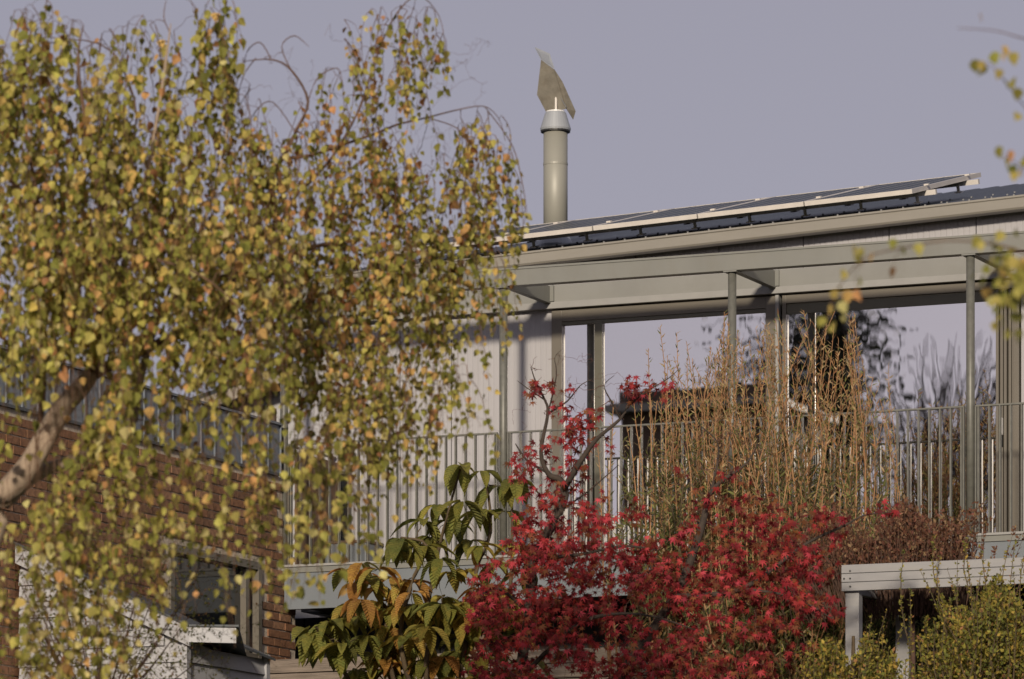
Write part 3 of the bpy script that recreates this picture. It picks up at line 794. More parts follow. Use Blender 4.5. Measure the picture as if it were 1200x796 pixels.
def tmpl_big():
    v = []; f = []
    ts = [0, .12, .32, .55, .78, 1.0]; ws = [.0, .13, .21, .22, .15, .0]
    for t, w in zip(ts, ws):
        z = -.55 * t * t + .06 * t
        v += [(-w, t, z + w * .45), (0, t, z), (w, t, z + w * .45)]
    for i in range(5):
        a = i * 3
        f += [(a, a + 1, a + 4, a + 3), (a + 1, a + 2, a + 5, a + 4)]
    return np.array(v, float), f
def tmpl_narrow():
    v = [(0, 0, 0), (.11, .35, .02), (0, 1, -.08), (-.11, .35, .02)]
    return np.array(v, float), [(0, 1, 2), (0, 2, 3)]
def tmpl_small():
    v = [(0, 0, 0), (.30, .40, .06), (0, 1, -.05), (-.30, .40, .06)]
    return np.array(v, float), [(0, 1, 2), (0, 2, 3)]
def tmpl_tri():
    v = [(0, 0, 0), (.07, .5, 0), (0, 1, 0)]
    return np.array(v, float), [(0, 1, 2)]

def frames(axis, normal):
    a = axis / np.linalg.norm(axis, axis=1, keepdims=True)
    n = normal - a * np.sum(normal * a, axis=1, keepdims=True)
    n /= np.maximum(np.linalg.norm(n, axis=1, keepdims=True), 1e-6)
    x = np.cross(a, n)
    return np.stack([x, a, n], axis=2)          # columns x, y, z
def cloud(name, tmpl, mats, P, RM, S, idx, parent, kind='stuff'):
    tv, tf = tmpl; N = len(P); k = len(tv)
    V = np.einsum('nij,kj->nki', RM, tv) * S[:, None, None] + P[:, None, :] - np.array(wpos(parent))
    me = bpy.data.meshes.new(name)
    fs = []
    for i in range(N):
        o = i * k
        for f in tf: fs.append(tuple(o + q for q in f))
    me.from_pydata(V.reshape(-1, 3).tolist(), [], fs)
    for m in mats: me.materials.append(m)
    me.polygons.foreach_set('material_index', np.repeat(idx, len(tf)).astype(np.int32))
    me.update()
    o = bpy.data.objects.new(name, me); col.objects.link(o); o.parent = parent
    if kind: o['kind'] = kind
    return o
def leaves(tmpl, mats, P, RM, S, idx, parent, single=300, name='leaf', stuff='foliage'):
    """the leaves that show largest become parts of their own, the rest one mass"""
    P = np.asarray(P, float); S = np.asarray(S, float); idx = np.asarray(idx)
    px, py, d = to_px(P)
    inside = (px > 4) & (px < 1196) & (py > 4) & (py < 792)
    facing = np.abs(np.einsum('ni,i->n', RM[:, :, 2], np.array(FWD)))
    score = S / d * (0.3 + facing) + inside * 1.0
    order = np.argsort(-score)
    sing = order[:single]; sing = sing[inside[sing]]
    mask = np.ones(len(P), bool); mask[sing] = False
    mes = []
    for m in mats:
        me = bpy.data.meshes.new(name); me.from_pydata(tmpl[0].tolist(), [], tmpl[1]); me.materials.append(m); mes.append(me)
    base = wpos(parent)
    for i in sing:
        o = bpy.data.objects.new(name, mes[int(idx[i])]); col.objects.link(o); o.parent = parent
        mt = Matrix(RM[i].tolist()).to_4x4() @ Matrix.Scale(S[i], 4)
        mt.translation = Vector(P[i]) - base
        o.matrix_basis = mt
    if mask.any():
        cloud(stuff, tmpl, mats, P[mask], RM[mask], S[mask], idx[mask], parent)

class Wood:
    """branch network: nodes to which new twigs attach"""
    def __init__(s): s.mb = MB(); s.A = np.zeros((60000, 3)); s.r = np.zeros(60000); s.k = 0
    def add(s, P, Rr):
        m = len(P); s.A[s.k:s.k + m] = [tuple(p) for p in P]; s.r[s.k:s.k + m] = Rr; s.k += m
    def path(s, pts, radii, sides=7, sub=4):
        pts = [Vector(p) for p in pts]
        P = []; Rr = []
        for i in range(len(pts) - 1):
            p0 = pts[max(i - 1, 0)]; p1 = pts[i]; p2 = pts[i + 1]; p3 = pts[min(i + 2, len(pts) - 1)]
            for j in range(sub):
                t = j / sub
                q = 0.5 * ((2 * p1) + (p2 - p0) * t + (2 * p0 - 5 * p1 + 4 * p2 - p3) * t * t + (3 * p1 - p0 - 3 * p2 + p3) * t ** 3)
                P.append(q); Rr.append(radii[i] * (1 - t) + radii[i + 1] * t)
        P.append(pts[-1]); Rr.append(radii[-1])
        s.mb.tube(P, Rr, sides, cap=False)
        s.add(P, Rr)
        return P
    def near(s, p, below=None):
        d = s.A[:s.k] - np.array(p)
        i = int(np.argmin(np.einsum('ij,ij->i', d, d))); return Vector(s.A[i]), float(s.r[i])
    def twig(s, target, rmax=.006, rmin=.0012, arch=.25, sides=4, seg=5, jit=.02, below=None):
        a, ra = s.near(target, below); t = Vector(target); d = t - a; Ln = d.length
        if Ln < .01: return
        r0 = min(ra * .7, rmax)
        P = []; Rr = []
        for i in range(seg + 1):
            u = i / seg
            q = a + d * u + UP * (arch * Ln * math.sin(math.pi * u) * (1 - .3 * u))
            if 0 < i < seg: q += Vector((random.gauss(0, jit), random.gauss(0, jit), random.gauss(0, jit))) * Ln
            P.append(q); Rr.append(r0 * (1 - u) + rmin * u)
        s.mb.tube(P, Rr, sides, cap=False)
        s.add(P[1:], Rr[1:])
        return P

def pick(weights, n):
    w = np.array(weights, float); return rng.choice(len(w), n, p=w / w.sum())

# ------------------------------------------------------------------ weeping birch (left)
BD = 27.5                                       # metres from the camera's place
U = BD / FOC                                    # metres per photo pixel at that distance
def bp(px, py, dd=0.0):
    return atD(px, py, BD + dd * .6)
birch = thing('birch_tree', (bp(-40, 800).x, bp(-40, 800).y, ground_z(bp(-40, 800).y) - .05), 'weeping birch in green, ochre and orange autumn leaf filling the left side', 'tree')
W = Wood()
base = Vector(birch.location)
r = lambda w: w * U / 2 * (1 if w > 16 else .55 + .45 * w / 16)
W.path([base, bp(-40, 760, 0), bp(-5, 605, -.05), bp(35, 545, -.1), bp(72, 480, 0), bp(105, 440, .1), bp(128, 375, .15), bp(150, 295, .1), bp(172, 205, 0), bp(188, 115, -.1), bp(196, 60, -.1), bp(200, 28, 0)],
       [r(w) for w in (44, 40, 31, 28, 25, 21, 14, 10, 7, 5, 4, 2)], 10)
W.path([bp(5, 590, -.05), bp(45, 555, .2), bp(95, 535, .4), bp(150, 505, .5), bp(165, 440, .6), bp(190, 360, .5), bp(235, 270, .4), bp(262, 180, .3), bp(270, 90, .3), bp(262, 20, .2)],
       [r(w) for w in (17, 16, 14, 13, 12, 9, 7, 5, 3, 2)], 8)
trunk_o = W.mb.build('trunk', M['bark'], birch, smooth=True)
W.mb = MB()
W.path([bp(38, 540, .1), bp(50, 470, .3), bp(50, 400, .1), bp(58, 330, -.5), bp(45, 240, -1.0), bp(30, 150, -1.1), bp(28, 80, -1.1), bp(36, 38, -1)],
       [r(w) for w in (11, 9, 9, 8, 7, 5, 4, 3)], 8)
W.path([bp(52, 372, -.1), bp(30, 373, -.4), bp(5, 356, -.9), bp(-40, 330, -1.1), bp(-120, 300, -1.2), bp(-190, 340, -1.2)], [r(w) for w in (9, 7, 6, 5, 4, 2)], 6)
W.path([bp(105, 440, .1), bp(180, 405, .3), bp(262, 368, .6), bp(305, 332, .9), bp(336, 304, 1.1), bp(378, 287, 1.3), bp(412, 290, 1.5), bp(448, 307, 1.7), bp(458, 335, 1.8)],
       [r(w) for w in (15, 13, 12, 10, 9, 7, 6, 4, 2)], 8)
W.path([bp(262, 368, .6), bp(285, 290, .8), bp(303, 230, 1.0), bp(332, 184, 1.1), bp(346, 155, 1.1), bp(361, 119, 1.1), bp(341, 82, 1.0), bp(318, 70, .9), bp(285, 72, .8)],
       [r(w) for w in (10, 9, 8.5, 8, 6, 5, 4, 3, 1.5)], 7)
W.path([bp(332, 186, 1.1), bp(365, 182, 1.3), bp(395, 172, 1.5), bp(442, 156, 1.7), bp(466, 146, 1.8), bp(500, 138, 2.0), bp(540, 128, 2.1), bp(568, 125, 2.2), bp(585, 140, 2.25), bp(592, 165, 2.3)],
       [r(w) for w in (7, 6.5, 6, 5, 4.5, 3.5, 2.6, 2, 1.6, 1.2)], 6)
W.path([bp(327, 265, .9), bp(350, 225, 1.0), bp(385, 190, 1.2), bp(420, 130, 1.3), bp(440, 70, 1.4), bp(462, 20, 1.4), bp(490, -5, 1.5), bp(515, 20, 1.6), bp(522, 60, 1.6)],
       [r(w) for w in (6, 6, 5, 4.5, 3.5, 3, 2.2, 1.6, 1)], 6)
W.path([bp(290, 388, .8), bp(351, 402, 1.3), bp(385, 406, 1.5), bp(416, 423, 1.6), bp(440, 450, 1.7)], [r(w) for w in (6, 4, 3.5, 2.5, 1.5)], 5)
W.path([bp(351, 402, 1.3), bp(388, 440, 1.4), bp(412, 477, 1.5), bp(425, 520, 1.5)], [r(w) for w in (3.5, 3, 2, 1)], 5)
W.path([bp(105, 440, .1), bp(120, 330, -.5), bp(115, 220, -.9), bp(95, 110, -1.1), bp(92, 60, -1.1), bp(98, 30, -1.1)], [r(w) for w in (12, 10, 8, 6, 4, 2)], 7)
W.path([bp(190, 360, .5), bp(240, 330, .0), bp(300, 320, -.4), bp(335, 345, -.6)], [r(w) for w in (8, 6, 4, 2)], 6)
W.path([bp(55, 330, -.8), bp(140, 300, -1.3), bp(230, 320, -1.6), bp(290, 370, -1.8)], [r(w) for w in (7, 6, 4, 2)], 6)
W.path([bp(45, 240, -1.0), bp(-40, 180, -.6), bp(-140, 200, -.3), bp(-220, 280, 0)], [r(w) for w in (7, 6, 4, 2)], 6)
W.path([bp(130, 240, .1), bp(160, 140, .6), bp(130, 60, .8), bp(70, 45, .9), bp(40, 45, .9)], [r(w) for w in (5, 4, 3, 2, 1)], 5)
W.mb.build('limbs', M['twig'], birch, smooth=True)
W.mb = MB()
# bare arching twigs against the sky
for pts in ([(341, 82, 1), (330, 55, 1), (345, 42, 1), (362, 55, 1)], [(318, 70, .9), (305, 50, .9), (290, 60, .9), (285, 85, .9)], [(361, 119, 1.1), (372, 92, 1.1), (395, 80, 1.1), (402, 100, 1.1)],
            [(300, 68, .9), (285, 90, .9), (275, 130, .9)], [(346, 155, 1.1), (320, 120, 1.0), (300, 130, 1), (285, 160, 1)],
            [(200, 40, 0), (192, 20, 0), (196, -5, 0)], [(95, 60, -1), (70, 52, -1), (45, 50, -1), (33, 62, -1)], [(500, 138, 2), (535, 150, 2.1), (556, 175, 2.1)],
            [(568, 125, 2.2), (600, 170, 2.3), (612, 215, 2.3), (618, 250, 2.3)]):
    W.path([bp(*p) for p in pts], [r(2.2)] * (len(pts) - 1) + [r(.8)], 4)
# regions of hanging strands: x, y, half width, half height, depth, depth spread, count, min length, max length (px), leaf spacing (px), palette
GRN, MIX, WARM, LOW = 0, 1, 2, 3
regions = [
    (430, 470, 60, 40, 1.2, .5, 24, 70, 150, 9.5, GRN), (510, 430, 40, 40, 1.6, .4, 16, 60, 120, 9.5, GRN), (390, 540, 45, 40, .2, .7, 18, 60, 130, 10, LOW), (470, 500, 40, 30, 1.2, .4, 10, 50, 100, 10, GRN),
    (315, 190, 35, 50, .5, .5, 26, 50, 140, 9, WARM), (310, 280, 40, 50, .3, .6, 34, 60, 160, 9, MIX), (345, 330, 40, 40, .8, .5, 24, 50, 150, 9, WARM), (285, 360, 40, 50, -.5, .6, 22, 60, 160, 9, GRN), (290, 120, 22, 40, .5, .3, 12, 40, 110, 9, WARM), (90, 180, 110, 80, -.3, .9, 44, 50, 170, 8.5, MIX), (200, 200, 90, 80, .2, .8, 36, 50, 160, 8.5, MIX), (110, 330, 120, 70, -.6, .9, 40, 60, 180, 8.5, MIX), (440, 250, 80, 50, 1.4, .5, 26, 50, 150, 8.5, WARM), (375, 375, 50, 40, 1.2, .4, 18, 50, 140, 8.5, WARM),
    (50, 20, 50, 25, -.8, .5, 16, 40, 110, 9, MIX), (140, 30, 60, 25, 0, .5, 14, 30, 90, 9, MIX), (250, 5, 30, 20, .2, .3, 10, 40, 100, 8, GRN), (10, 50, 25, 30, -.9, .3, 10, 50, 120, 8, GRN), (470, 10, 45, 15, 1.4, .3, 12, 30, 80, 9, WARM),
    (60, 110, 95, 85, -.9, .7, 60, 60, 190, 8.5, MIX), (30, 60, 40, 50, -1.0, .5, 16, 50, 120, 8, GRN), (150, 100, 90, 60, 0, .8, 34, 40, 150, 9, MIX), (235, 50, 38, 42, .2, .4, 22, 40, 110, 7, GRN),
    (250, 150, 75, 60, .4, .7, 40, 50, 170, 8.5, WARM), (140, 220, 140, 60, -.6, 1.0, 80, 60, 190, 8.5, MIX), (60, 300, 110, 70, -1.2, .7, 70, 60, 200, 8.5, MIX),
    (230, 290, 100, 70, -.4, 1.0, 70, 60, 190, 8.5, MIX), (400, 110, 55, 60, 1.2, .5, 34, 40, 130, 9, WARM), (450, 45, 60, 40, 1.4, .4, 26, 40, 110, 9.5, WARM), (505, 70, 22, 40, 1.6, .3, 9, 40, 90, 10, GRN),
    (370, 200, 60, 50, 1.0, .6, 32, 50, 150, 9, WARM), (460, 190, 70, 40, 1.7, .5, 46, 60, 190, 8.5, WARM), (545, 185, 45, 45, 2.1, .35, 30, 60, 170, 9, WARM), (590, 200, 18, 40, 2.3, .2, 10, 50, 130, 9, GRN), (610, 235, 8, 20, 2.3, .1, 3, 30, 60, 8, GRN), (560, 140, 30, 12, 2.2, .2, 8, 40, 110, 9, WARM),
    (400, 300, 75, 35, 1.4, .5, 54, 60, 180, 7.5, WARM), (490, 300, 60, 50, 1.8, .4, 40, 60, 170, 8, GRN), (555, 300, 40, 50, 2.1, .3, 20, 50, 140, 9, GRN),
    (400, 420, 60, 45, 1.5, .5, 34, 60, 150, 9, GRN), (480, 400, 60, 40, 1.7, .4, 26, 50, 110, 9, GRN),
    (120, 400, 130, 60, -1.2, .9, 62, 70, 210, 9, GRN), (270, 420, 70, 60, -1.2, .8, 44, 80, 220, 9, GRN), (50, 480, 70, 60, -1.6, .6, 30, 70, 200, 9.5, LOW), (160, 520, 90, 50, -1.7, .6, 30, 70, 200, 9.5, LOW),
    (270, 540, 70, 50, -1.5, .6, 26, 60, 170, 10, LOW), (60, 610, 75, 60, -2.0, .5, 46, 70, 190, 9, LOW), (170, 610, 90, 50, -2.0, .5, 26, 60, 160, 10, LOW), (370, 520, 45, 40, -1.0, .7, 22, 60, 170, 10, LOW),
    (440, 490, 60, 30, 1.3, .5, 20, 50, 110, 10, GRN), (300, 620, 40, 40, -1.6, .5, 12, 50, 120, 11, LOW), (60, 700, 70, 40, -2.2, .4, 36, 60, 120, 9, LOW), (30, 760, 60, 30, -2.2, .4, 20, 40, 90, 9, LOW), (130, 730, 60, 30, -2.0, .4, 14, 40, 90, 10, LOW), (220, 690, 80, 30, -2.0, .4, 8, 40, 90, 11, LOW),
    (390, 590, 45, 30, -1.0, .5, 10, 50, 110, 10, LOW),
    (-130, 250, 110, 160, -.6, 1.2, 70, 80, 260, 13, MIX), (-110, 480, 90, 90, -1.0, 1.2, 30, 80, 260, 13, GRN),
]
pal = {GRN: [.36, .16, .26, .06, .08, .06, .02], MIX: [.28, .12, .29, .11, .12, .06, .02], WARM: [.25, .10, .24, .06, .14, .09, .12], LOW: [.24, .08, .32, .18, .10, .07, .01]}
bm_ = [L[k] for k in ('b_green', 'b_dark', 'b_yg', 'b_pale', 'b_yel', 'b_org', 'b_brn')]
starts = []
for g in regions:
    for k in range(int(g[6] * (1.0 if g[10] != LOW else .8))):
        a = random.random() * 2 * math.pi; q = math.sqrt(random.random())
        starts.append((g, bp(g[0] + g[2] * q * math.cos(a), g[1] + g[3] * q * math.sin(a), g[4] + random.gauss(0, g[5] * .6))))
random.shuffle(starts)
starts.sort(key=lambda t: (W.near(t[1])[0] - t[1]).length)
lp, la, ls, li = [], [], [], []
for g, s0 in starts:
    W.twig(s0, rmax=.007, rmin=.0016, arch=.22, jit=.03)
    ln = random.uniform(g[7], g[8]) * U
    n = max(4, int(ln / (g[9] * U)))
    drift = Vector((random.gauss(0, .10), random.gauss(0, .10), -1)).normalized()
    P = [s0]; p = s0.copy(); v = (drift + Vector((random.gauss(0, .6), random.gauss(0, .6), .35))).normalized()
    st = ln / n
    cl = pick(pal[g[10]], 1)[0]
    for i in range(n):
        v = (v * .6 + drift * .4 + Vector((random.gauss(0, .09), random.gauss(0, .09), 0))).normalized()
        p = p + v * st; P.append(p)
        for rep in range(2 if random.random() < .3 else 1):
            if random.random() < .9:
                off = Vector((random.gauss(0, 1), random.gauss(0, 1), random.gauss(0, .5))).normalized() * (.010 + .018 * random.random())
                lp.append(tuple(p + off))
                la.append(tuple(Vector((off.x * 26 + random.gauss(0, .25), off.y * 26 + random.gauss(0, .25), -1.0 + random.gauss(0, .25)))))
                ls.append(min(.070, .046 * random.lognormvariate(0, .26)) * (1.0 if g[4] < .3 else .84))
                li.append(cl if random.random() < .35 else pick(pal[g[10]], 1)[0])
    W.mb.tube(P, [.0022 * (1 - i / len(P)) + .0009 for i in range(len(P))], 3, cap=False)
for k in range(650):                             # fine bare side shoots
    x, y = random.uniform(0, 590), random.uniform(30, 520)
    W.twig(bp(x, y + random.uniform(0, 40), random.gauss(.3, .5)), rmax=.0045, rmin=.0009, arch=.18, jit=.07, seg=6)
tag(W.mb.build('twigs', M['twig'], birch), kind='stuff')
lp = np.array(lp); la = np.array(la); ls = np.array(ls); li = np.array(li)
# the crown is thin in places: round the leaning trunk, before the brick wall, low down
qx, qy, qd = to_px(lp)
keep = np.ones(len(lp))
def thin(m, p):
    global keep
    keep = np.where(m, np.minimum(keep, p), keep)
tx = np.interp(qy, [440, 480, 545, 605], [105, 72, 35, -5])
thin((qy > 425) & (qy < 610) & (np.abs(qx - tx) < 34), .07)
thin((qy > 430) & (qy < 520) & (qx < 60), .45)
thin((qx > 160) & (qx < 332) & (qy > 452) & (qy < 565), .42)
thin((qx > 95) & (qx < 337) & (qy >= 565) & (qy < 690), .6)
thin((qx > 195) & (qx < 335) & (qy >= 690), .30)
thin((qx <= 200) & (qy > 640), .62)
thin((qx > 337) & (qx < 520) & (qy > 560), .6)
thin((qx > 285) & (qx < 352) & (qy > 45) & (qy < 150), .25)
thin((qx > 500) & (qy < 120) & (qx > 528), .2)
k_ = rng.random(len(lp)) < keep
lp = lp[k_]; la = la[k_]; ls = ls[k_]; li = li[k_]
nv = rng.normal(0, 1, la.shape); nv[:, 2] *= .4; nv -= np.array(FWD) * .35
RM = frames(la, nv)
leaves(tmpl_birch(), bm_, lp, RM, np.array(ls), np.array(li), birch, 300)
print('birch leaves', len(lp))

# ------------------------------------------------------------------ red maple (centre)
MD = 36.5
def mp_(px, py, dd=0.0): return atD(px, py, MD + dd)
UM = MD / FOC
b0 = mp_(655, 960); b0.z = ground_z(b0.y) - .05
maple = thing('maple_tree', b0, 'red Japanese maple with star shaped leaves in front of the balcony', 'tree')
W = Wood(); rr = lambda w: w * UM / 2 * (1 if w > 9 else .5 + .5 * w / 9)
W.path([b0, mp_(640, 900), mp_(612, 800), mp_(620, 720), mp_(626, 655), mp_(650, 610), mp_(662, 580), mp_(656, 562), mp_(643, 556), mp_(634, 530), mp_(642, 485), mp_(638, 468), mp_(628, 448), mp_(622, 430)],
       [rr(w) for w in (26, 22, 14, 13, 12, 11, 11, 8, 7, 6, 5, 4, 3, 1.5)], 8)
W.path([mp_(660, 575), mp_(668, 561, -.1), mp_(684, 535, -.15), mp_(700, 514, -.2), mp_(727, 491, -.2), mp_(737, 475, -.2), mp_(758, 459, -.25), mp_(784, 443, -.3), mp_(797, 431, -.3)],
       [rr(w) for w in (9, 8, 7, 6, 5, 4, 3, 2, 1)], 6)
W.path([mp_(727, 491, -.2), mp_(716, 470, -.3), mp_(708, 452, -.3), mp_(720, 440, -.3)], [rr(w) for w in (4, 3, 2, 1)], 5)
W.path([mp_(643, 484), mp_(665, 470, .1), mp_(680, 452, .1), mp_(695, 444, .1)], [rr(w) for w in (4, 3, 2, 1)], 5)
W.path([mp_(640, 470), mp_(618, 455, .1), mp_(606, 446, .1)], [rr(w) for w in (3, 2, 1)], 5)
W.path([mp_(642, 485), mp_(652, 440, -.1), mp_(650, 420, -.1), mp_(658, 410, -.1)], [rr(w) for w in (3.5, 2.2, 1.5, .8)], 5)
W.path([mp_(645, 556), mp_(618, 540, .2), mp_(604, 520, .3)], [rr(w) for w in (5, 4, 2)], 5)
W.path([mp_(640, 900), mp_(720, 800, -.2), mp_(790, 700, -.2), mp_(820, 625, -.1), mp_(830, 585, 0), mp_(843, 566, 0), mp_(874, 544, 0), mp_(888, 520, .1)],
       [rr(w) for w in (18, 14, 11, 9, 7, 6, 4, 2)], 7)
W.path([mp_(834, 575), mp_(841, 540, .1), mp_(840, 517, .1), mp_(822, 500, .1), mp_(812, 485, .1)], [rr(w) for w in (5, 4, 3, 2, 1)], 5)
W.path([mp_(790, 700, -.2), mp_(870, 690, -.4), mp_(940, 640, -.4), mp_(990, 616, -.4), mp_(1013, 604, -.4), mp_(1050, 600, -.4)], [rr(w) for w in (9, 7, 5, 4, 3, 1.5)], 6)
W.path([mp_(870, 690, -.4), mp_(930, 700, -.5), mp_(975, 725, -.6)], [rr(w) for w in (5, 4, 2)], 5)
W.path([mp_(620, 720), mp_(585, 690, -.3), mp_(560, 700, -.4)], [rr(w) for w in (6, 4, 2)], 5)
W.path([mp_(626, 655), mp_(680, 650, -.4), mp_(730, 640, -.5), mp_(770, 645, -.5)], [rr(w) for w in (6, 5, 4, 2)], 5)
W.path([mp_(615, 790), mp_(680, 730, -.5), mp_(750, 720, -.6), mp_(820, 740, -.6)], [rr(w) for w in (7, 6, 4, 2)], 5)
W.path([mp_(655, 600), mp_(690, 575, .2), mp_(725, 545, .3)], [rr(w) for w in (4, 3, 1.5)], 5)
W.mb.build('trunk', M['mbark'], maple, smooth=True)
W.mb = MB()
blobs = [  # x, y, hw, hh, depth, spread, clusters, bright
    (640, 700, 80, 70, -.2, .5, 120, 1), (735, 715, 100, 75, -.4, .5, 125, 1.1), (850, 650, 95, 42, -.3, .45, 66, .8), (820, 740, 115, 60, -.4, .5, 92, .85), (905, 685, 60, 45, -.3, .4, 55, 1), (595, 745, 50, 55, -.2, .4, 60, 1),
    (642, 555, 40, 42, .05, .25, 36, 1.1), (690, 505, 30, 30, 0, .2, 20, 1.2), (655, 615, 48, 40, 0, .3, 50, 1), (645, 462, 25, 26, 0, .12, 9, 1), (757, 455, 32, 14, -.25, .08, 10, 1), (940, 622, 50, 35, -.35, .3, 24, 1.2),
    (1040, 600, 16, 10, -.4, .1, 3, 1.4), (945, 715, 40, 22, -.5, .2, 22, 1.2), (835, 575, 50, 35, 0, .25, 14, .8), (720, 610, 40, 30, -.2, .3, 16, 1), (700, 660, 70, 30, -.4, .3, 50, 1), (780, 660, 60, 30, -.4, .3, 40, 1),
    (615, 650, 26, 40, -.1, .3, 26, 1), (575, 700, 28, 40, -.2, .3, 20, .9), (900, 625, 60, 35, -.1, .4, 26, .5), (880, 590, 40, 25, 0, .3, 8, .6), (720, 790, 180, 30, -.4, .5, 70, .9), (930, 660, 50, 40, -.2, .3, 26, .7), (880, 750, 75, 35, -.3, .4, 44, .8), (800, 785, 120, 20, -.3, .4, 40, .8)]
starts = []
for g in blobs:
    for k in range(g[6]):
        a = random.random() * 2 * math.pi; q = math.sqrt(random.random())
        starts.append((g, mp_(g[0] + g[2] * q * math.cos(a), g[1] + g[3] * q * math.sin(a), g[4] + random.gauss(0, g[5] * .7))))
starts.sort(key=lambda t: (W.near(t[1])[0] - t[1]).length)
lp, la, ln_, ls, li = [], [], [], [], []
for g, s0 in starts:
    W.twig(s0, rmax=.006, rmin=.0015, arch=.05, jit=.05)
    for k in range(random.randint(4, 7)):
        off = Vector((random.gauss(0, 1), random.gauss(0, 1), random.gauss(0, .8))).normalized() * random.uniform(.02, .085)
        lp.append(tuple(s0 + off))
        la.append(tuple(Vector((off.x, off.y, 0)) * 9 + Vector((random.gauss(0, .3), random.gauss(0, .3), -.75 + random.gauss(0, .3)))))
        n = -FWD * .8 + UP * .5 + RIGHT * -.25 + Vector((random.gauss(0, .55), random.gauss(0, .55), random.gauss(0, .45)))
        ln_.append(tuple(n)); ls.append(random.uniform(.038, .064))
        w = [.40, .22 * g[7], .22, .2 if g[7] > .85 else .5]
        li.append(pick(w, 1)[0])
# bare fine twigs at the top
for (x, y, hw, hh, n) in ((655, 440, 42, 28, 46), (640, 480, 40, 25, 22), (700, 460, 30, 25, 20), (745, 455, 45, 20, 34), (690, 490, 50, 25, 30), (840, 520, 50, 35, 90), (830, 560, 80, 45, 120), (1000, 620, 50, 25, 50), (740, 600, 90, 40, 60), (900, 600, 80, 40, 80)):
    for k in range(n):
        W.twig(mp_(x + random.uniform(-hw, hw), y + random.uniform(-hh, hh), random.gauss(0, .15)), rmax=.004, rmin=.0013, arch=-.08, jit=.06)
tag(W.mb.build('twigs', M['mtwig'], maple), kind='stuff')
leaves(tmpl_maple(), [L[k] for k in ('m_red', 'm_bright', 'm_dark', 'm_brn')], np.array(lp), frames(np.array(la), np.array(ln_)), np.array(ls), np.array(li), maple, 300)
print('maple leaves', len(lp))

# ------------------------------------------------------------------ large-leaved shrub (golden and green)
SD = 37.3
def sp_(px, py, dd=0.0): return atD(px, py, SD + dd)
b0 = sp_(505, 1000); b0.z = ground_z(b0.y) - .05
shrub = thing('large_leaved_shrub', b0, 'shrub with big drooping green and golden leaves left of the red maple', 'shrub')
W = Wood(); rr = lambda w: w * SD / FOC / 2
for tip in ([(520, 860), (545, 760), (555, 680), (575, 620), (568, 555)], [(500, 860), (500, 760), (505, 690), (520, 620), (540, 548)], [(480, 860), (455, 770), (450, 710), (425, 670)],
            [(460, 870), (410, 800), (390, 755), (370, 735)], [(515, 860), (580, 760), (598, 690), (600, 580)], [(500, 860), (470, 760), (480, 690), (500, 640), (470, 630)]):
    W.path([b0] + [sp_(x, y, random.uniform(-.25, .25)) for x, y in tip], [rr(12)] + [rr(7 - 5.5 * i / len(tip)) for i in range(len(tip))], 6)
W.mb.build('stems', M['gstem'], shrub, smooth=True)
W.mb = MB()
wh = [(565, 552, 'g'), (540, 545, 'g'), (512, 592, 'g'), (542, 588, 'g'), (470, 632, 'g'), (500, 640, 'g'), (525, 610, 'g'), (562, 640, 'gy'), (592, 600, 'g'), (602, 562, 'gy'), (432, 672, 'o'), (462, 678, 'o'), (484, 682, 'o'),
      (442, 705, 'o'), (474, 712, 'oy'), (406, 668, 'o'), (424, 660, 'og'), (385, 728, 'g'), (362, 738, 'g'), (402, 755, 'g'), (388, 762, 'g'), (420, 785, 'g'), (492, 708, 'g'), (522, 700, 'gy'), (545, 668, 'gy'), (562, 690, 'o'),
      (530, 728, 'gy'), (482, 748, 'oy'), (502, 775, 'g'), (545, 748, 'g'), (562, 772, 'gy'), (590, 695, 'y'), (520, 770, 'o'), (450, 772, 'o'), (580, 660, 'gy'), (605, 640, 'gy'), (515, 655, 'g'), (455, 735, 'og'), (430, 745, 'g'),
      (570, 720, 'g'), (540, 705, 'gy'), (410, 725, 'g'), (470, 790, 'g'), (535, 795, 'gy'), (585, 790, 'oy'), (560, 600, 'g'), (585, 570, 'g'), (440, 690, 'oy'), (610, 740, 'gy'), (500, 735, 'gy')]
wh += [(x + random.gauss(0, 22), y + random.gauss(0, 18) + 8, c) for (x, y, c) in wh if y > 600 for _ in range(1)] + [(random.uniform(430, 610), random.uniform(690, 800), random.choice(['g', 'gy', 'gy', 'oy'])) for _ in range(22)]
cols = {'g': [.7, .25, .05, 0, 0], 'gy': [.3, .1, .45, .05, .1], 'o': [.05, 0, .15, .7, .1], 'oy': [.05, 0, .3, .35, .3], 'og': [.45, .1, .2, .25, 0], 'y': [0, 0, .3, .1, .6]}
lp, la, ln_, ls, li = [], [], [], [], []
for (x, y, c) in sorted(wh, key=lambda q: -q[1]):
    s0 = sp_(x, y, random.gauss(0, .22))
    W.twig(s0, rmax=.006, rmin=.003, arch=.0, jit=.03)
    a0 = random.random() * 6.28; n = random.randint(4, 6)
    for k in range(n):
        a = a0 + 6.283 * k / n + random.gauss(0, .25)
        out = Vector((math.cos(a), math.sin(a), 0))
        lp.append(tuple(s0 + out * .015)); la.append(tuple(out + UP * random.uniform(-.75, .15)))
        ln_.append(tuple(UP + out * random.uniform(0, .5))); ls.append(random.uniform(.15, .27)); li.append(pick(cols[c], 1)[0])
tag(W.mb.build('twigs', M['gstem'], shrub), kind='stuff')
leaves(tmpl_big(), [L[k] for k in ('s_green', 's_dark', 's_yg', 's_org', 's_yel')], np.array(lp), frames(np.array(la), np.array(ln_)), np.array(ls), np.array(li), shrub, 300)

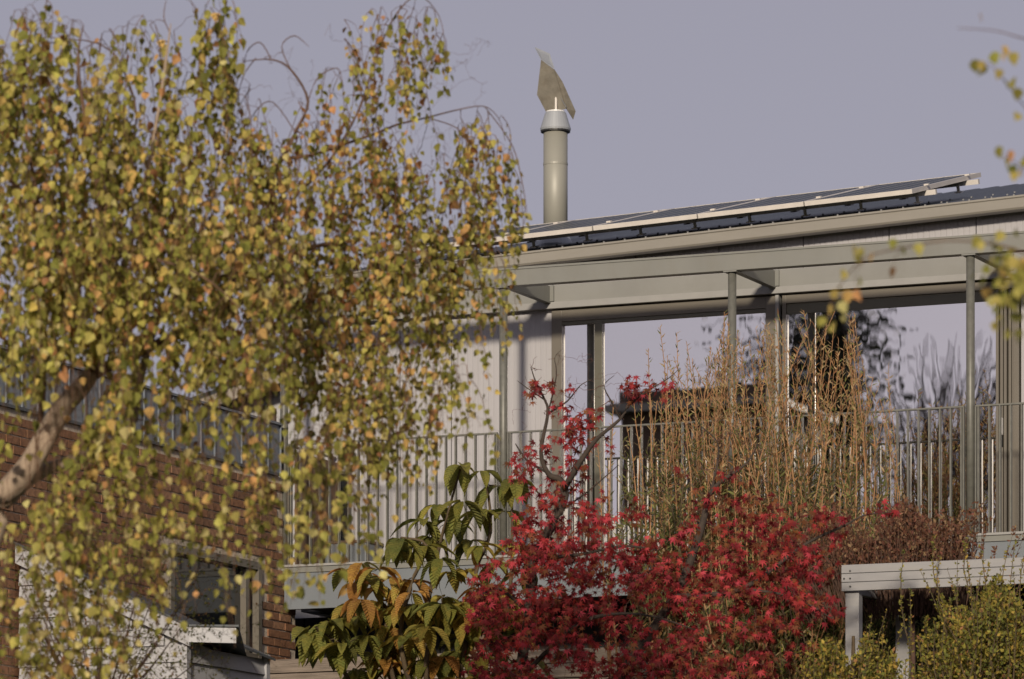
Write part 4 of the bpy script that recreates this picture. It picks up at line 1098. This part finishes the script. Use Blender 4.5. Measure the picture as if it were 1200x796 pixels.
# ------------------------------------------------------------------ upright willow-leaved shrub (behind the maple)
WD = 39.6
def wp_(px, py, dd=0.0): return atD(px, py, WD + dd)
b0 = wp_(880, 1000); b0.z = ground_z(b0.y) - .05
willow = thing('willow_shrub', b0, 'tall upright shrub of orange brown stems with narrow leaves against the balcony', 'shrub')
lp, la, ls, li = [], [], [], []
UW = WD / FOC
def stem(x0, y0, x1, y1, dd, wid, m, parent, leaf_from, spacing, lsz, colors, up=.9, bend=.04, tipsparse=True):
    a = wp_(x0, y0, dd); e = wp_(x1, y1, dd + random.gauss(0, .12)); d = e - a
    side = Vector((random.gauss(0, bend), random.gauss(0, bend), 0)) * d.length
    n = 9; P = [a + d * (i / n) + side * math.sin(math.pi * i / n) + Vector((random.gauss(0, .006), random.gauss(0, .006), 0)) for i in range(n + 1)]
    o = MB().tube(P, [wid * UW / 2 * (1 - .75 * i / n) for i in range(n + 1)], 4, cap=False).build('stem', m, parent)
    Ln = d.length; k = int(Ln * (1 - leaf_from) / (spacing * UW))
    for i in range(k):
        t = leaf_from + (1 - leaf_from) * (i + random.random()) / k
        q = P[min(int(t * n), n - 1)].lerp(P[min(int(t * n) + 1, n)], t * n - int(t * n))
        az = random.random() * 6.283
        out = Vector((math.cos(az), math.sin(az), 0))
        lp.append(tuple(q)); la.append(tuple(out * random.uniform(.3, .95) + UP * random.uniform(.3 * up, 1.1 * up)))
        ls.append(lsz * random.uniform(.6, 1.2) * (1.1 - .45 * t)); li.append(pick(colors(t), 1)[0])
ctop = lambda t: [.50 - .28 * t, .22 * (1 - t), .12 + .33 * t, .04 + .16 * t]
for k in range(170):
    x1 = random.choice([random.uniform(835, 905), random.uniform(905, 1000), random.uniform(930, 1045), random.uniform(770, 860)])
    top = 385 if 845 < x1 < 1000 else (440 if x1 >= 1000 else 420)
    y1 = top + abs(random.gauss(0, 50)) - random.uniform(0, 28)
    x0 = 885 + (x1 - 885) * .55 + random.gauss(0, 18)
    stem(x0, 840, x1, y1, random.gauss(0, .3), random.uniform(1.4, 2.9), M['wstem'], willow, .15, 3.4, .08, ctop, bend=.07)
for x1, y1 in ((775, 383), (793, 390), (760, 408), (806, 400), (742, 460), (752, 470), (720, 470), (735, 500), (760, 455), (780, 440), (713, 540), (700, 520), (770, 470), (788, 430), (812, 420)):
    stem(x1 + random.gauss(0, 10) + 15, 830, x1, y1, random.gauss(0, .15), 3.0, M['wstem'], willow, .2, 3.6, .075, lambda t: [.35 - .2 * t, .1, .5, .05 + .1 * t], bend=.02)
# the leafy lower mass
for k in range(210):
    x1 = random.uniform(725, 1040); y1 = random.uniform(500, 680)
    stem(x1 + random.gauss(0, 25), y1 + random.uniform(120, 190), x1, y1, random.gauss(0, .45), 2.2, M['gstem'], willow, .05, 2.6, .105, lambda t: [.45, .35, .14, .06], up=.7)
for k in range(200):
    x1 = random.uniform(830, 1150); y1 = random.uniform(690, 770) if x1 > 985 else random.uniform(640, 750)
    stem(x1 + random.gauss(0, 25), y1 + random.uniform(100, 160), x1, y1, random.gauss(.2, .3), 2.2, M['gstem'], willow, .05, 2.8, .13, lambda t: [.3, .6, .08, .02], up=.5)
la = np.array(la); nv = rng.normal(0, 1, la.shape)
cloud('foliage', tmpl_narrow(), [L[k] for k in ('w_green', 'w_dark', 'w_tan', 'w_org')], np.array(lp), frames(la, nv), np.array(ls), np.array(li), willow)
print('willow leaves', len(lp))

# ------------------------------------------------------------------ brown heath behind the white frame
HD_Y = -2.2
hb = atY(1070, 900, HD_Y); hb.z = GZ - .02
heath = thing('heath_shrub', hb, 'fine twigged reddish brown heath shrub above the white garden frame', 'shrub')
tw = MB(); lp, la, ls, li = [], [], [], []
for k in range(760):
    x = random.gauss(1075, 42) if k % 4 else random.gauss(965, 42)
    y1 = random.uniform(590, 648) + 18 * math.sin(x * .07) * random.random() + min(abs(x - 1075), 60) * .12
    d = random.uniform(-.35, .35)
    e = atY(x, y1, HD_Y + d); a = Vector((hb.x + (e.x - hb.x) * .75 + random.gauss(0, .06), hb.y + (e.y - hb.y) * .6, 5.22 + random.uniform(-.06, .06)))
    m_ = a.lerp(e, .55) + Vector((random.gauss(0, .03), random.gauss(0, .03), 0))
    tw.tube([a, m_, e], [.004, .003, .001], 3, cap=False)
    for i in range(16):
        t = random.random() ** .7; q = m_.lerp(e, t)
        lp.append(tuple(q)); la.append((random.gauss(0, .5), random.gauss(0, .5), random.uniform(.3, 1))); ls.append(random.uniform(.02, .045)); li.append(0 if random.random() < .75 else 1)
trunk_h = MB().tube([hb, hb + UP * .6, Vector((hb.x, hb.y, 5.25))], [.03, .025, .015], 6)
trunk_h.build('trunk', M['bstem'], heath)
tag(tw.build('twigs', M['bstem'], heath), kind='stuff')
la = np.array(la)
cloud('foliage', tmpl_small(), [L['h_brn'], L['h_tan']], np.array(lp), frames(la, rng.normal(0, 1, la.shape)), np.array(ls), np.array(li), heath)

# ------------------------------------------------------------------ green sprig shrubs, bottom right
def sprig_shrub(label, cx, hw, ytop, D, n, seedcols, tall):
    gb_ = atD(cx, 1000, D); gb_.z = ground_z(gb_.y) - .05
    t = thing('leafy_shrub', gb_, label, 'shrub', 'green shrubs at the bottom right')
    tw = MB(); lp, la, ls, li = [], [], [], []
    def sprig(x, y1, dens, fuzz, sz, ln):
        e = atD(x, y1, D + random.gauss(0, .3)); a = Vector((gb_.x + (e.x - gb_.x) * .82 + random.gauss(0, .05), gb_.y + (e.y - gb_.y) * .8, e.z - ln))
        lean = RIGHT * random.gauss(-.02, .10)
        P = [a + (e - a) * q + lean * math.sin(q * 3.1) * .5 for q in (0, .25, .5, .75, 1)]
        tw.tube(P, [.006, .005, .004, .003, .0015], 4, cap=False)
        for i in range(dens):
            q = random.random()
            s_ = min(int(q * 4), 3); p = P[s_].lerp(P[s_ + 1], q * 4 - s_)
            side = Vector((random.gauss(0, 1), random.gauss(0, 1), random.gauss(0, .6))).normalized() * random.uniform(0, .010 + fuzz * (1 - q))
            lp.append(tuple(p + side)); la.append(tuple(side * 6 + Vector((random.gauss(0, .5), random.gauss(0, .5), random.uniform(0, 1))))); ls.append(sz * random.uniform(.6, 1.3)); li.append(pick(seedcols, 1)[0])
    for k in range(n):
        f = random.gauss(0, .5); x = cx + f * hw
        y1 = ytop + 55 * f * f + abs(random.gauss(0, 36)) + 14 * math.sin(x * .09)
        sprig(x, y1, 75, .16, .038, random.uniform(.5, .9))
    for x, y in tall: sprig(x, y, 70, .012, .026, random.uniform(.55, .8))
    MB().tube([gb_, gb_ + UP * .5, gb_ + UP * 1.0], [.04, .03, .012], 6).build('trunk', M['gstem'], t)
    tag(tw.build('twigs', M['gstem'], t), kind='stuff')
    la = np.array(la)
    cloud('foliage', tmpl_small(), [L[k] for k in ('s_green', 's_dark', 's_yg', 's_yel', 'w_org')], np.array(lp), frames(la, rng.normal(0, 1, la.shape)), np.array(ls), np.array(li), t)
sprig_shrub('dense green shrub with upright sprigs in front of the white garden frame, bottom right corner', 1165, 95, 688, 36.2, 240, [.40, .18, .30, .06, .06],
            [(1060, 645), (1078, 668), (1096, 625), (1102, 650), (1122, 655), (1130, 632), (1148, 640), (1140, 622), (1160, 660), (1182, 640), (1190, 632), (1176, 665), (1110, 668), (1196, 655), (1066, 690), (1205, 640), (1150, 670), (1188, 672)])
sprig_shrub('lower green shrub with yellow tips left of the white frame post', 1000, 85, 742, 36.4, 170, [.36, .2, .30, .11, .03],
            [(918, 730), (925, 742), (945, 735), (955, 752), (968, 745), (1022, 722), (1040, 715), (1035, 735), (1062, 720), (935, 760)])

# ------------------------------------------------------------------ dark twiggy bush, bottom left
DD = 31.5
b0 = atD(120, 1000, DD); b0.z = ground_z(b0.y) - .05
bush = thing('twiggy_bush', b0, 'dark bare twiggy bush in front of the white lean-to', 'bush')
W = Wood(); u = DD / FOC
ends = []
W.path([b0, atD(118, 850, DD), atD(115, 790, DD)], [.05, .035, .02], 6)
for k in range(26):
    x = random.uniform(15, 265); y = random.uniform(640, 770)
    W.path([atD(115 + (x - 115) * .1, 830, DD), atD(115 + (x - 115) * .55, (830 + y) / 2 + 10, DD + random.gauss(0, .2)), atD(x, y, DD + random.gauss(0, .4))], [.008, .005, .002], 4)
W.mb.build('branches', M['bstem'], bush)
W.mb = MB(); lp, la, ls, li = [], [], [], []
for k in range(2600):
    x = random.gauss(120, 72); y = random.uniform(615, 800)
    e = atD(x, y, DD + random.gauss(0, .4)); P = W.twig(e, rmax=.004, rmin=.001, arch=-.05, jit=.06)
    if P and random.random() < .8:
        for i in range(3):
            lp.append(tuple(P[-1 - i])); la.append((random.gauss(0, 1), random.gauss(0, 1), random.gauss(0, 1))); ls.append(random.uniform(.014, .03)); li.append(pick([.2, .6, .1, .1], 1)[0])
tag(W.mb.build('twigs', M['bstem'], bush), kind='stuff')
la = np.array(la)
cloud('foliage', tmpl_small(), [L[k] for k in ('s_green', 's_dark', 's_yg', 'b_brn')], np.array(lp), frames(la, rng.normal(0, 1, la.shape)), np.array(ls), np.array(li), bush)

# ------------------------------------------------------------------ tree off to the right whose branches reach into view
TD = 20.0
def tp_(px, py, dd=0.0): return atD(px, py, TD + dd)
b0 = tp_(1420, 1500); b0.z = ground_z(b0.y) - .05
side = thing('young_birch', b0, 'young birch whose blurred sparse branches reach in from the right edge', 'tree')
W = Wood(); rr = lambda w: w * TD / FOC / 2
W.path([b0, tp_(1410, 900), tp_(1390, 500), tp_(1370, 200), tp_(1360, -100)], [.06, .05, .04, .03, .015], 8)
for pts, w in (([(1362, 60), (1280, 60), (1215, 48), (1195, 44), (1165, 36), (1122, 33)], 5), ([(1370, 200), (1280, 190), (1225, 150), (1195, 118), (1178, 96), (1160, 76), (1142, 74)], 4),
               ([(1378, 330), (1290, 260), (1225, 212), (1190, 190), (1166, 178)], 4), ([(1385, 430), (1290, 350), (1220, 318), (1185, 310), (1160, 320)], 5),
               ([(1220, 318), (1190, 345), (1176, 375), (1172, 392)], 3), ([(1290, 350), (1200, 296), (1120, 282), (1062, 290), (1015, 302), (988, 330), (973, 360), (968, 385)], 5), ([(1062, 290), (1050, 300), (1046, 318)], 2),
               ([(1225, 150), (1205, 170), (1198, 205)], 2), ([(1290, 260), (1240, 200), (1202, 178)], 3), ([(1015, 302), (1003, 320), (1004, 340)], 2)):
    n = len(pts); W.path([tp_(x, y, random.gauss(0, .05)) for x, y in pts], [rr(w * .6 * (1 - .7 * i / (n - 1))) for i in range(n)], 5)
W.mb.build('trunk', M['twig'], side, smooth=True)
lf = [(1148, 22, 'b_org'), (1174, 60, 'b_yel'), (1178, 64, 'b_yel'), (1186, 66, 'b_yg'), (1140, 75, 'b_dark'), (1150, 76, 'b_yel'), (1156, 82, 'b_dark'), (1163, 66, 'b_green'), (1173, 86, 'b_yg'), (1176, 98, 'b_green'), (1186, 98, 'b_yg'), (1194, 108, 'b_green'),
      (1194, 138, 'b_yg'), (1168, 177, 'b_green'), (1184, 181, 'b_org'), (1178, 190, 'b_yg'), (1190, 206, 'b_yg'), (1197, 200, 'b_yel'), (1199, 190, 'b_green'), (1185, 198, 'b_dark'),
      (1012, 297, 'b_yg'), (1020, 303, 'b_yel'), (1004, 303, 'b_green'), (1048, 285, 'b_green'), (1056, 292, 'b_dark'), (1075, 290, 'b_yg'), (1000, 292, 'b_yg'), (990, 322, 'b_yg'), (983, 338, 'b_yg'), (976, 345, 'b_yel'), (994, 345, 'b_yel'),
      (1008, 330, 'b_green'), (985, 358, 'b_pale'), (972, 362, 'b_yel'), (965, 376, 'b_yg'), (975, 385, 'b_yg'), (1002, 345, 'b_org'), (1148, 282, 'b_green'), (1175, 276, 'b_yg'), (990, 372, 'b_pale'), (1045, 318, 'b_brn')]
lp, la, ln_, ls, li = [], [], [], [], []
names = ['b_green', 'b_dark', 'b_yg', 'b_pale', 'b_yel', 'b_org', 'b_brn']
for x, y, c in lf:
    lp.append(tuple(tp_(x, y - 5, random.gauss(0, .06)))); ls.append(random.uniform(.042, .060)); li.append(names.index(c))
for k in range(95):
    x = random.gauss(1187, 20); y = random.gauss(318, 24)
    if x < 1140: continue
    lp.append(tuple(tp_(x, y, random.gauss(0, .25)))); ls.append(random.uniform(.038, .055)); li.append(pick([.4, .1, .38, .04, .08, 0, 0], 1)[0])
for k in range(14):
    lp.append(tuple(tp_(random.uniform(1165, 1198), random.uniform(350, 395), random.gauss(0, .1)))); ls.append(random.uniform(.03, .045)); li.append(pick([.5, .1, .4, 0, 0, 0, 0], 1)[0])
for k in range(260):
    lp.append(tuple(tp_(random.uniform(1215, 1480), random.uniform(-100, 450), random.gauss(0, .6)))); ls.append(random.uniform(.038, .055)); li.append(pick([.4, .1, .38, .04, .08, 0, 0], 1)[0])
n = len(lp); la = np.stack([rng.normal(0, .5, n), rng.normal(0, .5, n), -np.ones(n)], 1); nv = rng.normal(0, 1, (n, 3)); nv[:, 2] *= .4; nv -= np.array(FWD) * .6
leaves(tmpl_birch(), bm_, np.array(lp), frames(la, nv), np.array(ls), np.array(li), side, 300)

# ------------------------------------------------------------------ what the glass mirrors: a dark conifer, a bare tree, a flat roofed house
def mirror(px, py, Y):        # the place in front of the facade whose mirror image shows at this photo position
    p = atY(px, py, 2 * (YW + .005) - Y); return Vector((p.x, Y, p.z))
YM = -110.0
top = mirror(935, 330, YM); hw = (mirror(1045, 400, YM) - mirror(825, 400, YM)).length / 2
con = thing('conifer', (top.x, YM, 0), 'dark dense evergreen tree mirrored in the balcony glass', 'tree')
trunkx = mirror(985, 400, YM)
MB().tube([(trunkx.x, YM, -.1), (trunkx.x, YM + .05, 12), (trunkx.x, YM, top.z)], [.5, .42, .15], 8).build('trunk', M['mbark'], con)
lp, la, ls = [], [], []
br = MB()
for k in range(330):
    z = random.uniform(4.0, top.z + .6); a = random.random() * 6.283; Lb = hw * random.uniform(.4, 1.1)
    p0 = Vector((trunkx.x, YM, z)); e = Vector((top.x + math.cos(a) * Lb, YM + math.sin(a) * Lb, z - random.uniform(.6, 2.2)))
    br.tube([p0, p0.lerp(e, .5) + UP * .4, e], [.05, .03, .008], 4, cap=False)
    for i in range(80):
        t = random.uniform(.05, 1.02); q = p0.lerp(e, t) + UP * (.9 * t * (1 - t)) + Vector((random.gauss(0, .3), random.gauss(0, .3), random.gauss(-.5, .5)))
        lp.append(tuple(q)); la.append((random.gauss(0, .35), random.gauss(0, .35), -1)); ls.append(random.uniform(.14, .34))
tag(br.build('branches', M['mbark'], con), kind='stuff')
la = np.array(la)
cloud('foliage', tmpl_small(), [L['c_dark']], np.array(lp), frames(la, rng.normal(0, 1, la.shape)), np.array(ls), np.zeros(len(lp), int), con)
YM = -45.0
bc = mirror(1110, 500, YM + 2)
bare = thing('bare_tree', (bc.x, YM + 2, 0), 'leafless tree with upswept fine twigs mirrored in the right glass door', 'tree')
W = Wood(); W.path([(bc.x, YM + 2, -.1), (bc.x + .1, YM + 2, 4), (bc.x, YM + 2, 9.0)], [.2, .15, .07], 7)
W.mb.build('trunk', M['mbark'], bare)
W.mb = MB()
for k in range(240):
    x = random.uniform(1030, 1200); y = random.uniform(385, 560) + max(0, (1090 - x)) * .9
    e = mirror(x, y, YM + 2 + random.gauss(0, .6)); a = Vector((bc.x + (e.x - bc.x) * .55, e.y, e.z - random.uniform(1.2, 2.8)))
    W.mb.tube([a, a.lerp(e, .5) + Vector((random.gauss(0, .08), 0, 0)), e], [.016, .012, .005], 4, cap=False)
    if k % 4 == 0: W.twig(a, rmax=.03, rmin=.016, arch=0)
tag(W.mb.build('branches', M['mbark'], bare), kind='stuff')
YN = -50.0
nl = mirror(729, 478, YN)
nb = thing('flat_roofed_house', (nl.x + 3, YN - 3, 0), 'dark timber house with a grey flat roof mirrored in the left glass door', 'house')
x0, x1 = nl.x, nl.x + 3.2
nw = box(x0, x1, YN - 3, YN, -.1, nl.z - .13).build('wall', M['brownwood'], nb)
for i in range(14):
    z = nl.z - .5 - i * .9
    if z > 1: box(x0 + .01, x1 - .01, YN + .001, YN + .03, z, z + .82).build('wall_board', M['brownwood'], nw)
box(x0 - .25, x1 + .3, YN - 3.2, YN + .35, nl.z - .12, nl.z + .02).build('roof', M['seamroof'], nb)
box(x0 - .25, x1 + .3, YN + .351, YN + .37, nl.z - .13, nl.z + .03).build('fascia', M['gutter'], nb)
for zz in (nl.z - 2.6, nl.z - 5.4):
    w = box(x0 + .9, x0 + 2.4, YN + .031, YN + .08, zz, zz + 1.3).build('window', M['white'], nb)
    box(x0 + .98, x0 + 2.32, YN + .081, YN + .09, zz + .08, zz + 1.22).build('pane', M['pane_dark'], w)
